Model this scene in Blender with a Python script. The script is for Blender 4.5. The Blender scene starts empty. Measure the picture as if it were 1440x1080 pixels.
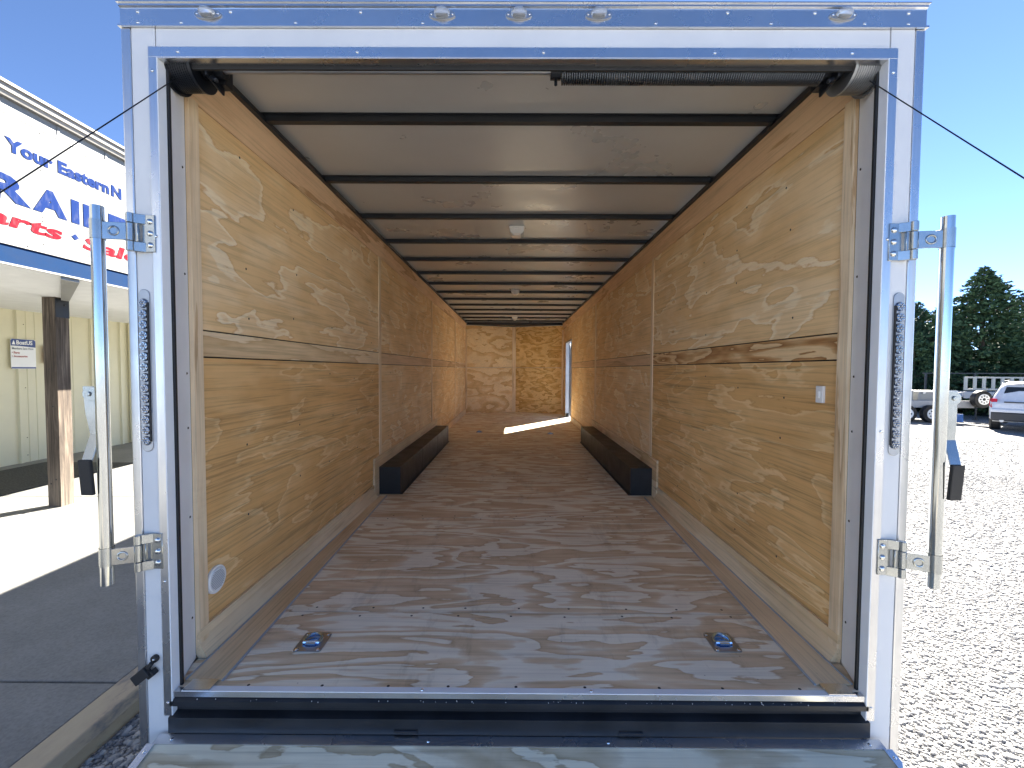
import bpy, math, random
import numpy as np
from mathutils import Vector, Matrix
R = math.radians
rng = random.Random(7)
S = bpy.context.scene
COL = S.collection

# ------------------------------------------------------------------ camera, world, sun, exposure
# camera eye is the origin (1.72 m above the gravel), +y looks into the trailer
cam = bpy.data.cameras.new('camera'); camo = bpy.data.objects.new('camera', cam); COL.objects.link(camo)
cam.sensor_width = 36; cam.lens = 36 * 590 / 1440; cam.clip_start = 0.05; cam.clip_end = 5000
def cam_axes(pitch, yaw, roll):
    f = Vector((-math.sin(yaw) * math.cos(pitch), math.cos(yaw) * math.cos(pitch), math.sin(pitch)))
    r = f.cross(Vector((0, 0, 1))).normalized(); u = r.cross(f)
    return r * math.cos(roll) + u * math.sin(roll), u * math.cos(roll) - r * math.sin(roll), f
_r, _u, _f = cam_axes(R(-1.98), R(0.19), R(0.28))
camo.matrix_world = Matrix(((_r.x, _u.x, -_f.x, 0), (_r.y, _u.y, -_f.y, 0), (_r.z, _u.z, -_f.z, 0), (0, 0, 0, 1)))
S.camera = camo

SUN = Vector((0.85, 1.12, 1.0)).normalized()
elev = math.asin(SUN.z); azi = math.atan2(SUN.x, SUN.y)
world = bpy.data.worlds.new('World'); S.world = world; world.use_nodes = True
wn = world.node_tree.nodes; wl = world.node_tree.links
sky = wn.new('ShaderNodeTexSky'); sky.sky_type = 'NISHITA'; sky.sun_disc = False
sky.sun_elevation = elev; sky.sun_rotation = azi; sky.altitude = 5000
sky.air_density = 0.75; sky.dust_density = 0.02; sky.ozone_density = 3.5
wn['Background'].inputs['Strength'].default_value = 0.05
wl.new(sky.outputs[0], wn['Background'].inputs['Color'])
sun = bpy.data.lights.new('sun', 'SUN'); sun.energy = 4.3; sun.angle = R(0.53); sun.color = (1.0, 0.93, 0.82)
suno = bpy.data.objects.new('sun', sun); COL.objects.link(suno)
suno.rotation_euler = (-SUN).to_track_quat('-Z', 'Y').to_euler()
S.view_settings.view_transform = 'Standard'; S.view_settings.look = 'None'
S.view_settings.exposure = 3.1; S.view_settings.gamma = 1.0
S.cycles.max_bounces = 16; S.cycles.diffuse_bounces = 12; S.cycles.glossy_bounces = 6
S.cycles.transmission_bounces = 8; S.cycles.transparent_max_bounces = 8
S.cycles.sample_clamp_indirect = 6

# ------------------------------------------------------------------ mesh helper
class MB:
    def __init__(s): s.v = []; s.f = []; s.m = []
    def add(s, vs, fs, mi=0):
        b = len(s.v); s.v += [tuple(p) for p in vs]
        for f in fs: s.f.append(tuple(b + i for i in f)); s.m.append(mi)
        return s
    def box(s, x0, x1, y0, y1, z0, z1, mi=0):
        vs = [(x, y, z) for z in (z0, z1) for y in (y0, y1) for x in (x0, x1)]
        return s.add(vs, [(0, 2, 3, 1), (4, 5, 7, 6), (0, 1, 5, 4), (2, 6, 7, 3), (0, 4, 6, 2), (1, 3, 7, 5)], mi)
    def obox(s, c, ax, ay, az, mi=0):      # oriented box, half vectors
        c, ax, ay, az = map(Vector, (c, ax, ay, az))
        vs = [c + ax * i + ay * j + az * k for k in (-1, 1) for j in (-1, 1) for i in (-1, 1)]
        return s.add(vs, [(0, 2, 3, 1), (4, 5, 7, 6), (0, 1, 5, 4), (2, 6, 7, 3), (0, 4, 6, 2), (1, 3, 7, 5)], mi)
    def prism(s, pts, axis, a, b, mi=0):   # 2-D outline extruded along an axis ('x': pts are y,z ; 'y': x,z ; 'z': x,y)
        def P(p, t):
            return (t, p[0], p[1]) if axis == 'x' else ((p[0], t, p[1]) if axis == 'y' else (p[0], p[1], t))
        n = len(pts); vs = [P(p, a) for p in pts] + [P(p, b) for p in pts]
        fs = [tuple(range(n)), tuple(range(2 * n - 1, n - 1, -1))] + [(i, i + n, (i + 1) % n + n, (i + 1) % n) for i in range(n)]
        return s.add(vs, fs, mi)
    def cyl(s, p0, p1, r, n=16, mi=0, r1=None, cap=True):
        p0, p1 = Vector(p0), Vector(p1); d = (p1 - p0).normalized()
        a = d.orthogonal().normalized(); b = d.cross(a); r1 = r if r1 is None else r1
        vs = []
        for p, rr in ((p0, r), (p1, r1)):
            for i in range(n):
                t = 2 * math.pi * i / n; vs.append(p + (a * math.cos(t) + b * math.sin(t)) * rr)
        fs = [(i, (i + 1) % n, (i + 1) % n + n, i + n) for i in range(n)]
        if cap: fs += [tuple(range(n - 1, -1, -1)), tuple(range(n, 2 * n))]
        return s.add(vs, fs, mi)
    def tube(s, pts, r, n=8, mi=0, closed=False):
        pts = [Vector(p) for p in pts]; m = len(pts); vs = []
        rr = r if isinstance(r, (list, tuple)) else [r] * m
        prev = None
        for i, p in enumerate(pts):
            d = (pts[(i + 1) % m if closed else min(i + 1, m - 1)] - pts[i - 1 if (closed or i) else 0]).normalized()
            if prev is None: a = d.orthogonal().normalized()
            else: a = (prev - d * prev.dot(d)).normalized()
            prev = a; b = d.cross(a)
            for k in range(n):
                t = 2 * math.pi * k / n; vs.append(p + (a * math.cos(t) + b * math.sin(t)) * rr[i])
        fs = []
        for i in range(m if closed else m - 1):
            j = (i + 1) % m
            for k in range(n): fs.append((i * n + k, i * n + (k + 1) % n, j * n + (k + 1) % n, j * n + k))
        if not closed: fs += [tuple(range(n - 1, -1, -1)), tuple(range((m - 1) * n, m * n))]
        return s.add(vs, fs, mi)
    def dome(s, c, nrm, r, h, n=12, rings=4, mi=0, ux=None, sx=1.0):   # raised cap, for rivets, lenses, bolts
        c = Vector(c); nn = Vector(nrm).normalized()
        a = Vector(ux).normalized() if ux else nn.orthogonal().normalized(); b = nn.cross(a)
        vs = []
        for k in range(rings):
            t = k / rings * math.pi / 2
            for i in range(n):
                q = 2 * math.pi * i / n
                vs.append(c + (a * math.cos(q) * sx + b * math.sin(q)) * r * math.cos(t) + nn * h * math.sin(t))
        vs.append(c + nn * h); fs = []
        for k in range(rings - 1):
            for i in range(n): fs.append((k * n + i, k * n + (i + 1) % n, (k + 1) * n + (i + 1) % n, (k + 1) * n + i))
        for i in range(n): fs.append(((rings - 1) * n + i, (rings - 1) * n + (i + 1) % n, rings * n))
        fs.append(tuple(range(n - 1, -1, -1)))
        return s.add(vs, fs, mi)

def wloc(o):
    v = Vector((0, 0, 0))
    while o is not None: v = v + o.location; o = o.parent
    return v
def obj(name, mb, mats, parent=None, bevel=0, smooth=False, local=False, label=None, angle=35):
    vs = mb.v
    if parent is not None and not local:
        w = wloc(parent); vs = [(a - w.x, b - w.y, c - w.z) for a, b, c in vs]
    me = bpy.data.meshes.new(name); me.from_pydata(vs, [], mb.f)
    if not isinstance(mats, (list, tuple)): mats = [mats]
    for m in mats: me.materials.append(m)
    me.polygons.foreach_set('material_index', mb.m)
    me.update()
    import bmesh
    if len(mb.f) < 60000:
        bm = bmesh.new(); bm.from_mesh(me); bmesh.ops.recalc_face_normals(bm, faces=bm.faces); bm.to_mesh(me); bm.free()
    o = bpy.data.objects.new(name, me); COL.objects.link(o)
    if parent is not None: o.parent = parent
    if bevel:
        b = o.modifiers.new('bevel', 'BEVEL'); b.width = bevel; b.segments = 2; b.limit_method = 'ANGLE'; b.angle_limit = R(40)
    if smooth:
        me.polygons.foreach_set('use_smooth', [True] * len(me.polygons))
        me.set_sharp_from_angle(angle=R(angle))
    if label: o['label'] = label
    return o
def tag(o, label=None, cat=None, group=None, kind=None):
    if label: o['label'] = label
    if cat: o['category'] = cat
    if group: o['group'] = group
    if kind: o['kind'] = kind
    return o
def empty(name, loc, rz=0):
    o = bpy.data.objects.new(name, None); COL.objects.link(o); o.location = loc; o.rotation_euler = (0, 0, rz)
    o.empty_display_size = 0.2
    return o
def copy_part(o, parent, dloc):
    c = o.copy(); COL.objects.link(c); c.parent = parent; c.location = Vector(o.location) + Vector(dloc)
    for ch in list(o.children):
        d = ch.copy(); COL.objects.link(d); d.parent = c
    return c

# ------------------------------------------------------------------ materials
def newmat(name):
    m = bpy.data.materials.new(name); m.use_nodes = True
    nt = m.node_tree; return m, nt, nt.nodes['Principled BSDF']
def ramp(nt, fac, stops, interp='LINEAR'):
    r = nt.nodes.new('ShaderNodeValToRGB'); r.color_ramp.interpolation = interp
    e = r.color_ramp.elements
    while len(e) < len(stops): e.new(0.5)
    for i, (p, c) in enumerate(stops):
        e[i].position = p; e[i].color = (c[0], c[1], c[2], 1) if hasattr(c, '__len__') else (c, c, c, 1)
    nt.links.new(fac, r.inputs[0]); return r
def noise(nt, vec, scale, detail=3, rough=0.5, dim='3D', w=None, dist=0):
    n = nt.nodes.new('ShaderNodeTexNoise'); n.noise_dimensions = dim
    n.inputs['Scale'].default_value = scale; n.inputs['Detail'].default_value = detail
    n.inputs['Roughness'].default_value = rough; n.inputs['Distortion'].default_value = dist
    nt.links.new(vec, n.inputs['Vector'])
    if w is not None: nt.links.new(w, n.inputs['W'])
    return n
def mapping(nt, scale=(1, 1, 1), rot=(0, 0, 0), loc=(0, 0, 0), src='Object'):
    tc = nt.nodes.new('ShaderNodeTexCoord'); mp = nt.nodes.new('ShaderNodeMapping')
    mp.inputs['Scale'].default_value = scale; mp.inputs['Rotation'].default_value = rot; mp.inputs['Location'].default_value = loc
    nt.links.new(tc.outputs[src], mp.inputs['Vector']); return mp.outputs[0]
def math_(nt, op, a, b=None, c=None):
    m = nt.nodes.new('ShaderNodeMath'); m.operation = op
    for i, x in enumerate((a, b, c)):
        if x is None: continue
        if isinstance(x, (int, float)): m.inputs[i].default_value = x
        else: nt.links.new(x, m.inputs[i])
    return m.outputs[0]
def mix(nt, fac, a, b, mode='MIX'):
    m = nt.nodes.new('ShaderNodeMix'); m.data_type = 'RGBA'; m.blend_type = mode
    for sock, x in ((m.inputs[0], fac), (m.inputs[6], a), (m.inputs[7], b)):
        if isinstance(x, (int, float)): sock.default_value = x
        elif hasattr(x, 'links'): nt.links.new(x, sock)
        else: sock.default_value = (x[0], x[1], x[2], 1)
    return m.outputs[2]
def bump(nt, bsdf, h, strength, dist=0.01):
    b = nt.nodes.new('ShaderNodeBump'); b.inputs['Strength'].default_value = strength; b.inputs['Distance'].default_value = dist
    nt.links.new(h, b.inputs['Height']); nt.links.new(b.outputs[0], bsdf.inputs['Normal']); return b

def simple(name, col, rough=0.5, metal=0.0, var=0.08, vscale=6, bmp=0.0, bscale=80, spec=0.5, rvar=0.1):
    m, nt, b = newmat(name)
    v = mapping(nt); n = noise(nt, v, vscale, 4, 0.6)
    lo = [c * (1 - var) for c in col]; hi = [min(1, c * (1 + var)) for c in col]
    r = ramp(nt, n.outputs[0], [(0.3, lo), (0.7, hi)]); nt.links.new(r.outputs[0], b.inputs['Base Color'])
    rr = ramp(nt, n.outputs[0], [(0.25, max(0, rough - rvar)), (0.75, min(1, rough + rvar))]); nt.links.new(rr.outputs[0], b.inputs['Roughness'])
    b.inputs['Metallic'].default_value = metal; b.inputs['Specular IOR Level'].default_value = spec
    if bmp: n2 = noise(nt, v, bscale, 3, 0.6); bump(nt, b, n2.outputs[0], bmp, 0.002)
    return m

def plywood(name, pale, tan, dark, grain='y', K=7.0, across=3.2, along=0.55, seed=0.0, two_tone=0.5, rough=0.62, knots=0.5, streak=0.16, dist=0.25, line=0.6, outline=False, specks=0.25):
    """rotary-cut veneer: contour bands of a stretched height field, random per object"""
    m, nt, b = newmat(name)
    sc = {'x': (along, across, across), 'y': (across, along, across), 'z': (across, across, along)}[grain]
    v = mapping(nt, sc)
    oi = nt.nodes.new('ShaderNodeObjectInfo'); w = math_(nt, 'MULTIPLY_ADD', oi.outputs['Random'], 60.0, seed)
    n = noise(nt, v, 1.0, 3.2, 0.5, '4D', w, dist)
    nb = noise(nt, v, 7.0, 4, 0.6, '4D', w)
    t = math_(nt, 'MULTIPLY', n.outputs[0], K)
    t = math_(nt, 'MULTIPLY_ADD', nb.outputs[0], 0.55, t)
    saw = math_(nt, 'FRACT', t)
    # pale early wood, sharp darker late-wood line, then tan fading back
    md = tuple((p * 0.35 + q * 0.65) for p, q in zip(pale, tan))
    r = ramp(nt, saw, [(0.0, pale), (0.40, pale), (0.50, md), (0.66, tan), (0.90, tuple(x * (1 - line) + y * line for x, y in zip(tan, dark))), (0.955, dark), (1.0, pale)])
    if outline:      # even field with thin pale rings round each layer
        r = ramp(nt, saw, [(0.0, tan), (0.30, tan), (0.62, md), (0.80, md), (0.865, pale), (0.93, pale), (0.975, tuple(x * (1 - line) + y * line for x, y in zip(tan, dark))), (1.0, tan)])
    # large regional tone so that some areas are calm
    n2 = noise(nt, v, 0.6, 2, 0.5, '4D', math_(nt, 'ADD', w, 17.0))
    calm = ramp(nt, n2.outputs[0], [(0.38, 0.0), (0.62, 1.0)])
    avg = tuple((p + q) / 2 for p, q in zip(pale, tan))
    base = mix(nt, math_(nt, 'MULTIPLY', calm.outputs[0], 1 - two_tone), r.outputs[0], avg)
    # fine grain streaks and pores
    fs = {'x': (2.2, 90, 90), 'y': (90, 2.2, 90), 'z': (90, 90, 2.2)}[grain]
    vf = mapping(nt, fs); nf = noise(nt, vf, 1.0, 3, 0.65, '4D', w)
    rs = ramp(nt, nf.outputs[0], [(0.28, 1 - streak * 1.7), (0.5, 1.0), (0.75, 1 + streak * 0.4)])
    base = mix(nt, 1.0, base, rs.outputs[0], 'MULTIPLY')
    # broad stain / handling marks
    nst = noise(nt, mapping(nt, (1.3, 1.3, 1.3)), 1.6, 4, 0.6, '4D', w)
    rst = ramp(nt, nst.outputs[0], [(0.3, (0.86, 0.83, 0.80)), (0.6, (1.0, 1.0, 1.0)), (0.8, (1.06, 1.05, 1.02))])
    base = mix(nt, 1.0, base, rst.outputs[0], 'MULTIPLY')
    if knots:
        ks = {'x': (1.1, 2.6, 2.6), 'y': (2.6, 1.1, 2.6), 'z': (2.6, 2.6, 1.1)}[grain]
        vk = mapping(nt, ks); vo = nt.nodes.new('ShaderNodeTexVoronoi'); vo.voronoi_dimensions = '4D'
        vo.inputs['Scale'].default_value = 0.9; nt.links.new(vk, vo.inputs['Vector']); nt.links.new(w, vo.inputs['W'])
        kr = ramp(nt, vo.outputs['Distance'], [(0.0, 1.0), (0.05, 0.9), (0.085, 0.0)])
        base = mix(nt, math_(nt, 'MULTIPLY', kr.outputs[0], knots), base, tuple(c * 0.62 for c in dark))
    # small scattered nicks, grit and pen-size marks
    vs_ = nt.nodes.new('ShaderNodeTexVoronoi'); vs_.inputs['Scale'].default_value = 22; nt.links.new(mapping(nt), vs_.inputs['Vector'])
    sc_ = nt.nodes.new('ShaderNodeSeparateColor'); nt.links.new(vs_.outputs['Color'], sc_.inputs[0])
    few = ramp(nt, sc_.outputs[0], [(0.80, 0.0), (0.84, 1.0)]); dot = ramp(nt, vs_.outputs['Distance'], [(0.03, 1.0), (0.085, 0.0)])
    base = mix(nt, math_(nt, 'MULTIPLY', math_(nt, 'MULTIPLY', few.outputs[0], dot.outputs[0]), specks), base, tuple(c * 0.3 for c in dark))
    sw = noise(nt, mapping(nt, (1.7, 0.5, 1.7), rot=(0.1, 0.2, 0.5)), 4.0, 5, 0.75, '4D', w); sm = ramp(nt, sw.outputs[0], [(0.36, (0.80, 0.79, 0.78)), (0.44, (1, 1, 1))])
    base = mix(nt, specks, base, mix(nt, 1.0, base, sm.outputs[0], 'MULTIPLY'))
    nt.links.new(base, b.inputs['Base Color'])
    b.inputs['Roughness'].default_value = rough; b.inputs['Specular IOR Level'].default_value = 0.25
    bump(nt, b, nf.outputs[0], 0.22, 0.002)
    return m

def metal(name, col, rough=0.28, brushed=None, var=0.05, dirt=0.15):
    m, nt, b = newmat(name)
    v = mapping(nt, brushed or (1, 1, 1)); n = noise(nt, v, 8, 4, 0.6)
    v2 = mapping(nt); n2 = noise(nt, v2, 3.0, 5, 0.65)
    r = ramp(nt, n.outputs[0], [(0.3, [c * (1 - var) for c in col]), (0.7, [min(1, c * (1 + var)) for c in col])])
    d = ramp(nt, n2.outputs[0], [(0.45, 1.0), (0.8, 1 - dirt)])
    nt.links.new(mix(nt, 1.0, r.outputs[0], d.outputs[0], 'MULTIPLY'), b.inputs['Base Color'])
    rr = ramp(nt, n2.outputs[0], [(0.3, rough * 0.8), (0.7, min(1, rough * 1.35))]); nt.links.new(rr.outputs[0], b.inputs['Roughness'])
    b.inputs['Metallic'].default_value = 1.0
    bump(nt, b, n2.outputs[0], 0.025, 0.01)
    return m

M = {}
M['white_paint'] = simple('white_painted_metal', (0.66, 0.665, 0.67), 0.42, var=0.03, vscale=5, bmp=0.06, bscale=160)
M['alu'] = metal('bright_aluminium', (0.66, 0.67, 0.69), 0.24, (1, 1, 1))
M['alu_z'] = metal('bright_aluminium_vertical', (0.62, 0.63, 0.65), 0.27, (14, 14, 0.6))
M['alu_dull'] = metal('dull_aluminium', (0.42, 0.43, 0.45), 0.42)
M['rivet'] = metal('rivet_metal', (0.7, 0.7, 0.7), 0.16)
M['zinc'] = metal('yellow_zinc_plate', (0.44, 0.46, 0.46), 0.22, (1, 1, 1), 0.12, 0.25)
M['zinc_bar'] = metal('zinc_plated_pipe', (0.52, 0.54, 0.54), 0.12, (1, 1, 0.3), 0.06, 0.1)
M['black'] = simple('black_paint', (0.012, 0.014, 0.018), 0.38, var=0.3, bmp=0.1, bscale=60)
M['black_matte'] = simple('black_rubber', (0.012, 0.012, 0.013), 0.6, var=0.2, bmp=0.1)
M['black_steel'] = simple('dark_spring_steel', (0.02, 0.023, 0.03), 0.35, metal=0.6, var=0.2)
M['grey_panel'] = simple('grey_metal_liner', (0.80, 0.82, 0.84), 0.5, var=0.05, bmp=0.05)
M['roof_panel'] = simple('grey_roof_skin', (0.50, 0.51, 0.52), 0.32, var=0.05, vscale=2.5, bmp=0.08, bscale=12, metal=0.35)
M['box_black'] = simple('black_textured_coating', (0.016, 0.016, 0.017), 0.45, var=0.5, bmp=0.5, bscale=260)
M['plastic_white'] = simple('white_plastic', (0.82, 0.82, 0.80), 0.35, var=0.02)
M['caulk'] = simple('grey_caulk', (0.36, 0.38, 0.40), 0.6, var=0.1)
M['screw'] = simple('dark_screw', (0.05, 0.045, 0.04), 0.5, metal=0.4, var=0.2)

M['ply_wall'] = plywood('plywood_wall', (0.94, 0.76, 0.50), (0.82, 0.56, 0.28), (0.64, 0.36, 0.15), 'y', K=6.5, across=2.8, along=0.95, two_tone=0.9, line=0.6, outline=True, dist=0.6)
M['ply_low'] = plywood('plywood_wall_lower', (0.86, 0.60, 0.30), (0.74, 0.44, 0.175), (0.55, 0.28, 0.09), 'y', K=6, across=4.0, along=1.1, seed=31, two_tone=0.8, streak=0.26, line=0.5, outline=True, dist=0.6)
M['ply_back'] = plywood('plywood_nose', (0.90, 0.70, 0.42), (0.78, 0.53, 0.26), (0.60, 0.36, 0.14), 'x', K=6, across=2.6, along=0.7, seed=12, two_tone=0.8)
M['ply_back_r'] = plywood('plywood_nose_warm', (0.86, 0.60, 0.27), (0.72, 0.44, 0.15), (0.50, 0.27, 0.07), 'x', K=8, across=4.0, along=0.9, seed=44, two_tone=1.0, line=0.6)
M['ply_strip'] = plywood('plywood_strip', (0.86, 0.68, 0.44), (0.78, 0.58, 0.34), (0.60, 0.40, 0.2), 'y', K=4, across=4, along=0.5, seed=52, two_tone=0.6, knots=0.2)
M['ply_strip_r'] = plywood('plywood_strip_strong', (0.80, 0.57, 0.31), (0.58, 0.33, 0.14), (0.36, 0.17, 0.06), 'y', K=11, across=6.5, along=1.0, seed=72, two_tone=1.0, knots=0.3, line=0.8)
M['ply_top'] = plywood('plywood_valance', (0.78, 0.55, 0.34), (0.68, 0.45, 0.26), (0.5, 0.30, 0.15), 'y', K=4, across=4, along=0.4, seed=91, two_tone=0.6, knots=0.3)
M['lumber'] = plywood('pine_lumber', (0.88, 0.70, 0.47), (0.78, 0.58, 0.36), (0.6, 0.4, 0.22), 'z', K=5, across=7, along=0.5, seed=5, two_tone=0.7, knots=0.6)
M['ply_floor'] = plywood('plywood_floor', (0.93, 0.87, 0.71), (0.76, 0.59, 0.385), (0.60, 0.44, 0.27), 'x', K=8, across=4.6, along=1.05, seed=3, two_tone=0.92, knots=0.25, streak=0.14, dist=0.5, line=0.35, specks=0.7)
M['ply_ramp'] = plywood('plywood_ramp', (0.78, 0.74, 0.58), (0.60, 0.53, 0.38), (0.45, 0.38, 0.25), 'x', K=7, across=4.5, along=1.3, seed=23, two_tone=0.9, knots=0.2, dist=0.5)

def lens_mat():
    m, nt, b = newmat('clear_lens')
    b.inputs['Base Color'].default_value = (0.86, 0.9, 0.95, 1); b.inputs['Roughness'].default_value = 0.06
    b.inputs['Transmission Weight'].default_value = 0.75; b.inputs['IOR'].default_value = 1.45
    return m
M['lens'] = lens_mat()
def glass_mat():
    m, nt, b = newmat('dark_car_glass')
    b.inputs['Base Color'].default_value = (0.02, 0.025, 0.03, 1); b.inputs['Roughness'].default_value = 0.05
    return m
M['car_glass'] = glass_mat()

# ------------------------------------------------------------------ ground and sky side structure
def gz(x):
    return -1.72 if x < 2 else -1.72 - 0.026 * (min(x, 30) - 2)
def gravel_mat(name='gravel'):
    m, nt, b = newmat(name)
    v = mapping(nt)
    vo = nt.nodes.new('ShaderNodeTexVoronoi'); vo.inputs['Scale'].default_value = 58; nt.links.new(v, vo.inputs['Vector'])
    vo2 = nt.nodes.new('ShaderNodeTexVoronoi'); vo2.inputs['Scale'].default_value = 17; nt.links.new(v, vo2.inputs['Vector'])
    bw = nt.nodes.new('ShaderNodeSeparateColor'); nt.links.new(vo.outputs['Color'], bw.inputs[0])
    c = ramp(nt, bw.outputs[0], [(0.0, (0.22, 0.22, 0.225)), (0.3, (0.36, 0.358, 0.355)), (0.7, (0.48, 0.475, 0.465)), (1.0, (0.64, 0.63, 0.61))])
    e = ramp(nt, vo.outputs['Distance'], [(0.0, 1.0), (0.35, 0.95), (0.6, 0.42)])  # shade in the gaps between stones, put into the colour
    base = mix(nt, 1.0, c.outputs[0], e.outputs[0], 'MULTIPLY')
    nl = noise(nt, v, 0.35, 6, 0.65); big = ramp(nt, nl.outputs[0], [(0.3, (0.78, 0.79, 0.80)), (0.55, (1, 1, 0.99)), (0.75, (1.12, 1.09, 1.02))])
    base = mix(nt, 1.0, base, big.outputs[0], 'MULTIPLY')
    nt.links.new(base, b.inputs['Base Color']); b.inputs['Roughness'].default_value = 0.85
    h = math_(nt, 'MULTIPLY_ADD', vo2.outputs['Distance'], -0.8, math_(nt, 'MULTIPLY', vo.outputs['Distance'], -1.0))
    n3 = noise(nt, v, 3.0, 4, 0.6)
    h = math_(nt, 'ADD', h, n3.outputs[0])
    bump(nt, b, h, 0.8, 0.03)
    return m
M['gravel'] = gravel_mat()
def ground():
    mb = MB(); xs = [-900, -40, -12, -9, -6, -3, 0, 2, 4, 6, 8, 10, 13, 16, 20, 25, 30, 60, 200, 1200]; ys = [-900, -30, -5, 0, 5, 10, 20, 30, 60, 200, 1500]
    for j, y in enumerate(ys):
        for i, x in enumerate(xs): mb.v.append((x, y, gz(x)))
    n = len(xs)
    for j in range(len(ys) - 1):
        for i in range(n - 1): mb.f.append((j * n + i, j * n + i + 1, (j + 1) * n + i + 1, (j + 1) * n + i)); mb.m.append(0)
    tag(obj('gravel_lot', mb, M['gravel'], smooth=True), kind='structure')
ground()

def stone_mat():
    m, nt, b = newmat('crushed_stone')
    oi = nt.nodes.new('ShaderNodeNewGeometry')
    c = ramp(nt, oi.outputs['Random Per Island'], [(0.0, (0.17, 0.17, 0.175)), (0.35, (0.25, 0.25, 0.25)), (0.75, (0.33, 0.327, 0.318)), (1.0, (0.48, 0.47, 0.45))])
    n = noise(nt, mapping(nt), 60, 3, 0.6); r = ramp(nt, n.outputs[0], [(0.3, 0.85), (0.7, 1.08)])
    nt.links.new(mix(nt, 1.0, c.outputs[0], r.outputs[0], 'MULTIPLY'), b.inputs['Base Color']); b.inputs['Roughness'].default_value = 0.85
    return m
M['stone'] = stone_mat()
def stones():
    g = np.random.default_rng(5)
    t = (1 + 5 ** 0.5) / 2
    iv = np.array([(-1, t, 0), (1, t, 0), (-1, -t, 0), (1, -t, 0), (0, -1, t), (0, 1, t), (0, -1, -t), (0, 1, -t), (t, 0, -1), (t, 0, 1), (-t, 0, -1), (-t, 0, 1)], float)
    iv /= np.linalg.norm(iv[0])
    fi = np.array([(0, 11, 5), (0, 5, 1), (0, 1, 7), (0, 7, 10), (0, 10, 11), (1, 5, 9), (5, 11, 4), (11, 10, 2), (10, 7, 6), (7, 1, 8), (3, 9, 4), (3, 4, 2), (3, 2, 6), (3, 6, 8), (3, 8, 9), (4, 9, 5), (2, 4, 11), (6, 2, 10), (8, 6, 7), (9, 8, 1)])
    pts = []
    # right side of the trailer
    def scatter(n, x0, x1, y0, y1, s0, s1, test=None):
        x = g.uniform(x0, x1, n); y = g.uniform(y0, y1, n); s = np.exp(g.uniform(math.log(s0), math.log(s1), n))
        k = np.ones(n, bool) if test is None else test(x, y)
        pts.append(np.stack([x[k], y[k], s[k]], 1))
    wedge = lambda x, y: (x > 0.80 * y) & (x < 1.45 * y + 0.9)
    scatter(52000, 1.35, 4.6, 0.9, 3.6, 0.003, 0.015, wedge)
    scatter(42000, 2.6, 9.5, 3.2, 7.6, 0.005, 0.018, wedge)
    scatter(26000, 5.5, 16, 6.5, 12.5, 0.008, 0.022, wedge)
    scatter(9000, -1.85, -1.2, 0.6, 3.2, 0.004, 0.021)
    scatter(1500, -2.0, 2.6, -1.2, 0.9, 0.009, 0.02)
    P = np.concatenate(pts); N = len(P)
    zg = np.where(P[:, 0] < 2, -1.72, -1.72 - 0.026 * (P[:, 0] - 2))
    q = g.normal(size=(N, 4)); q /= np.linalg.norm(q, axis=1)[:, None]
    w, x, y, z = q.T
    Rm = np.stack([1 - 2 * (y * y + z * z), 2 * (x * y - z * w), 2 * (x * z + y * w), 2 * (x * y + z * w), 1 - 2 * (x * x + z * z), 2 * (y * z - x * w), 2 * (x * z - y * w), 2 * (y * z + x * w), 1 - 2 * (x * x + y * y)], 1).reshape(N, 3, 3)
    sh = iv[None] * g.uniform(0.6, 1.25, (N, 12, 1)) * g.uniform(0.6, 1.3, (N, 1, 3))
    V = np.einsum('nij,nkj->nki', Rm, sh); V[:, :, 2] *= 0.62; V *= P[:, 2][:, None, None]
    V += np.stack([P[:, 0], P[:, 1], zg + P[:, 2] * 0.18], 1)[:, None, :]
    F = (fi[None] + (np.arange(N) * 12)[:, None, None]).reshape(-1, 3)
    me = bpy.data.meshes.new('gravel_stones')
    me.vertices.add(N * 12); me.vertices.foreach_set('co', V.reshape(-1))
    me.loops.add(len(F) * 3); me.loops.foreach_set('vertex_index', F.reshape(-1))
    me.polygons.add(len(F)); me.polygons.foreach_set('loop_start', np.arange(len(F)) * 3)
    me.update(calc_edges=True); me.materials.append(M['stone'])
    o = bpy.data.objects.new('gravel_stones', me); COL.objects.link(o)
    tag(o, 'loose grey and white crushed stones covering the lot', 'gravel', kind='stuff')
stones()

def concrete_mat():
    m, nt, b = newmat('sidewalk_concrete')
    v = mapping(nt); n = noise(nt, v, 1.1, 6, 0.7); n2 = noise(nt, v, 55, 3, 0.7); n3 = noise(nt, v, 9, 5, 0.7)
    c = ramp(nt, n.outputs[0], [(0.3, (0.18, 0.18, 0.172)), (0.6, (0.23, 0.23, 0.22)), (0.8, (0.26, 0.26, 0.245))])
    s = ramp(nt, n2.outputs[0], [(0.3, 0.8), (0.6, 1.05)]); s3 = ramp(nt, n3.outputs[0], [(0.3, 0.9), (0.7, 1.05)])
    nt.links.new(mix(nt, 1.0, mix(nt, 1.0, c.outputs[0], s.outputs[0], 'MULTIPLY'), s3.outputs[0], 'MULTIPLY'), b.inputs['Base Color'])
    b.inputs['Roughness'].default_value = 0.8; bump(nt, b, n2.outputs[0], 0.35, 0.003); return m
M['concrete'] = concrete_mat()
mb = MB(); ys = [-6, -1.0, 2.1 - 0.0, 5.2, 8.3, 11.4, 14.5, 18]
for a, b_ in zip(ys[:-1], ys[1:]):
    for xa, xb in ((-9.0, -5.42), (-5.405, -2.035)): mb.box(xa, xb, a + 0.006, b_ - 0.006, -1.9, -1.62)
mb.box(-8.99, -2.04, -5.9, 17.9, -1.9, -1.634)
tag(obj('sidewalk', mb, M['concrete'], bevel=0.006), kind='structure')
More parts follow.
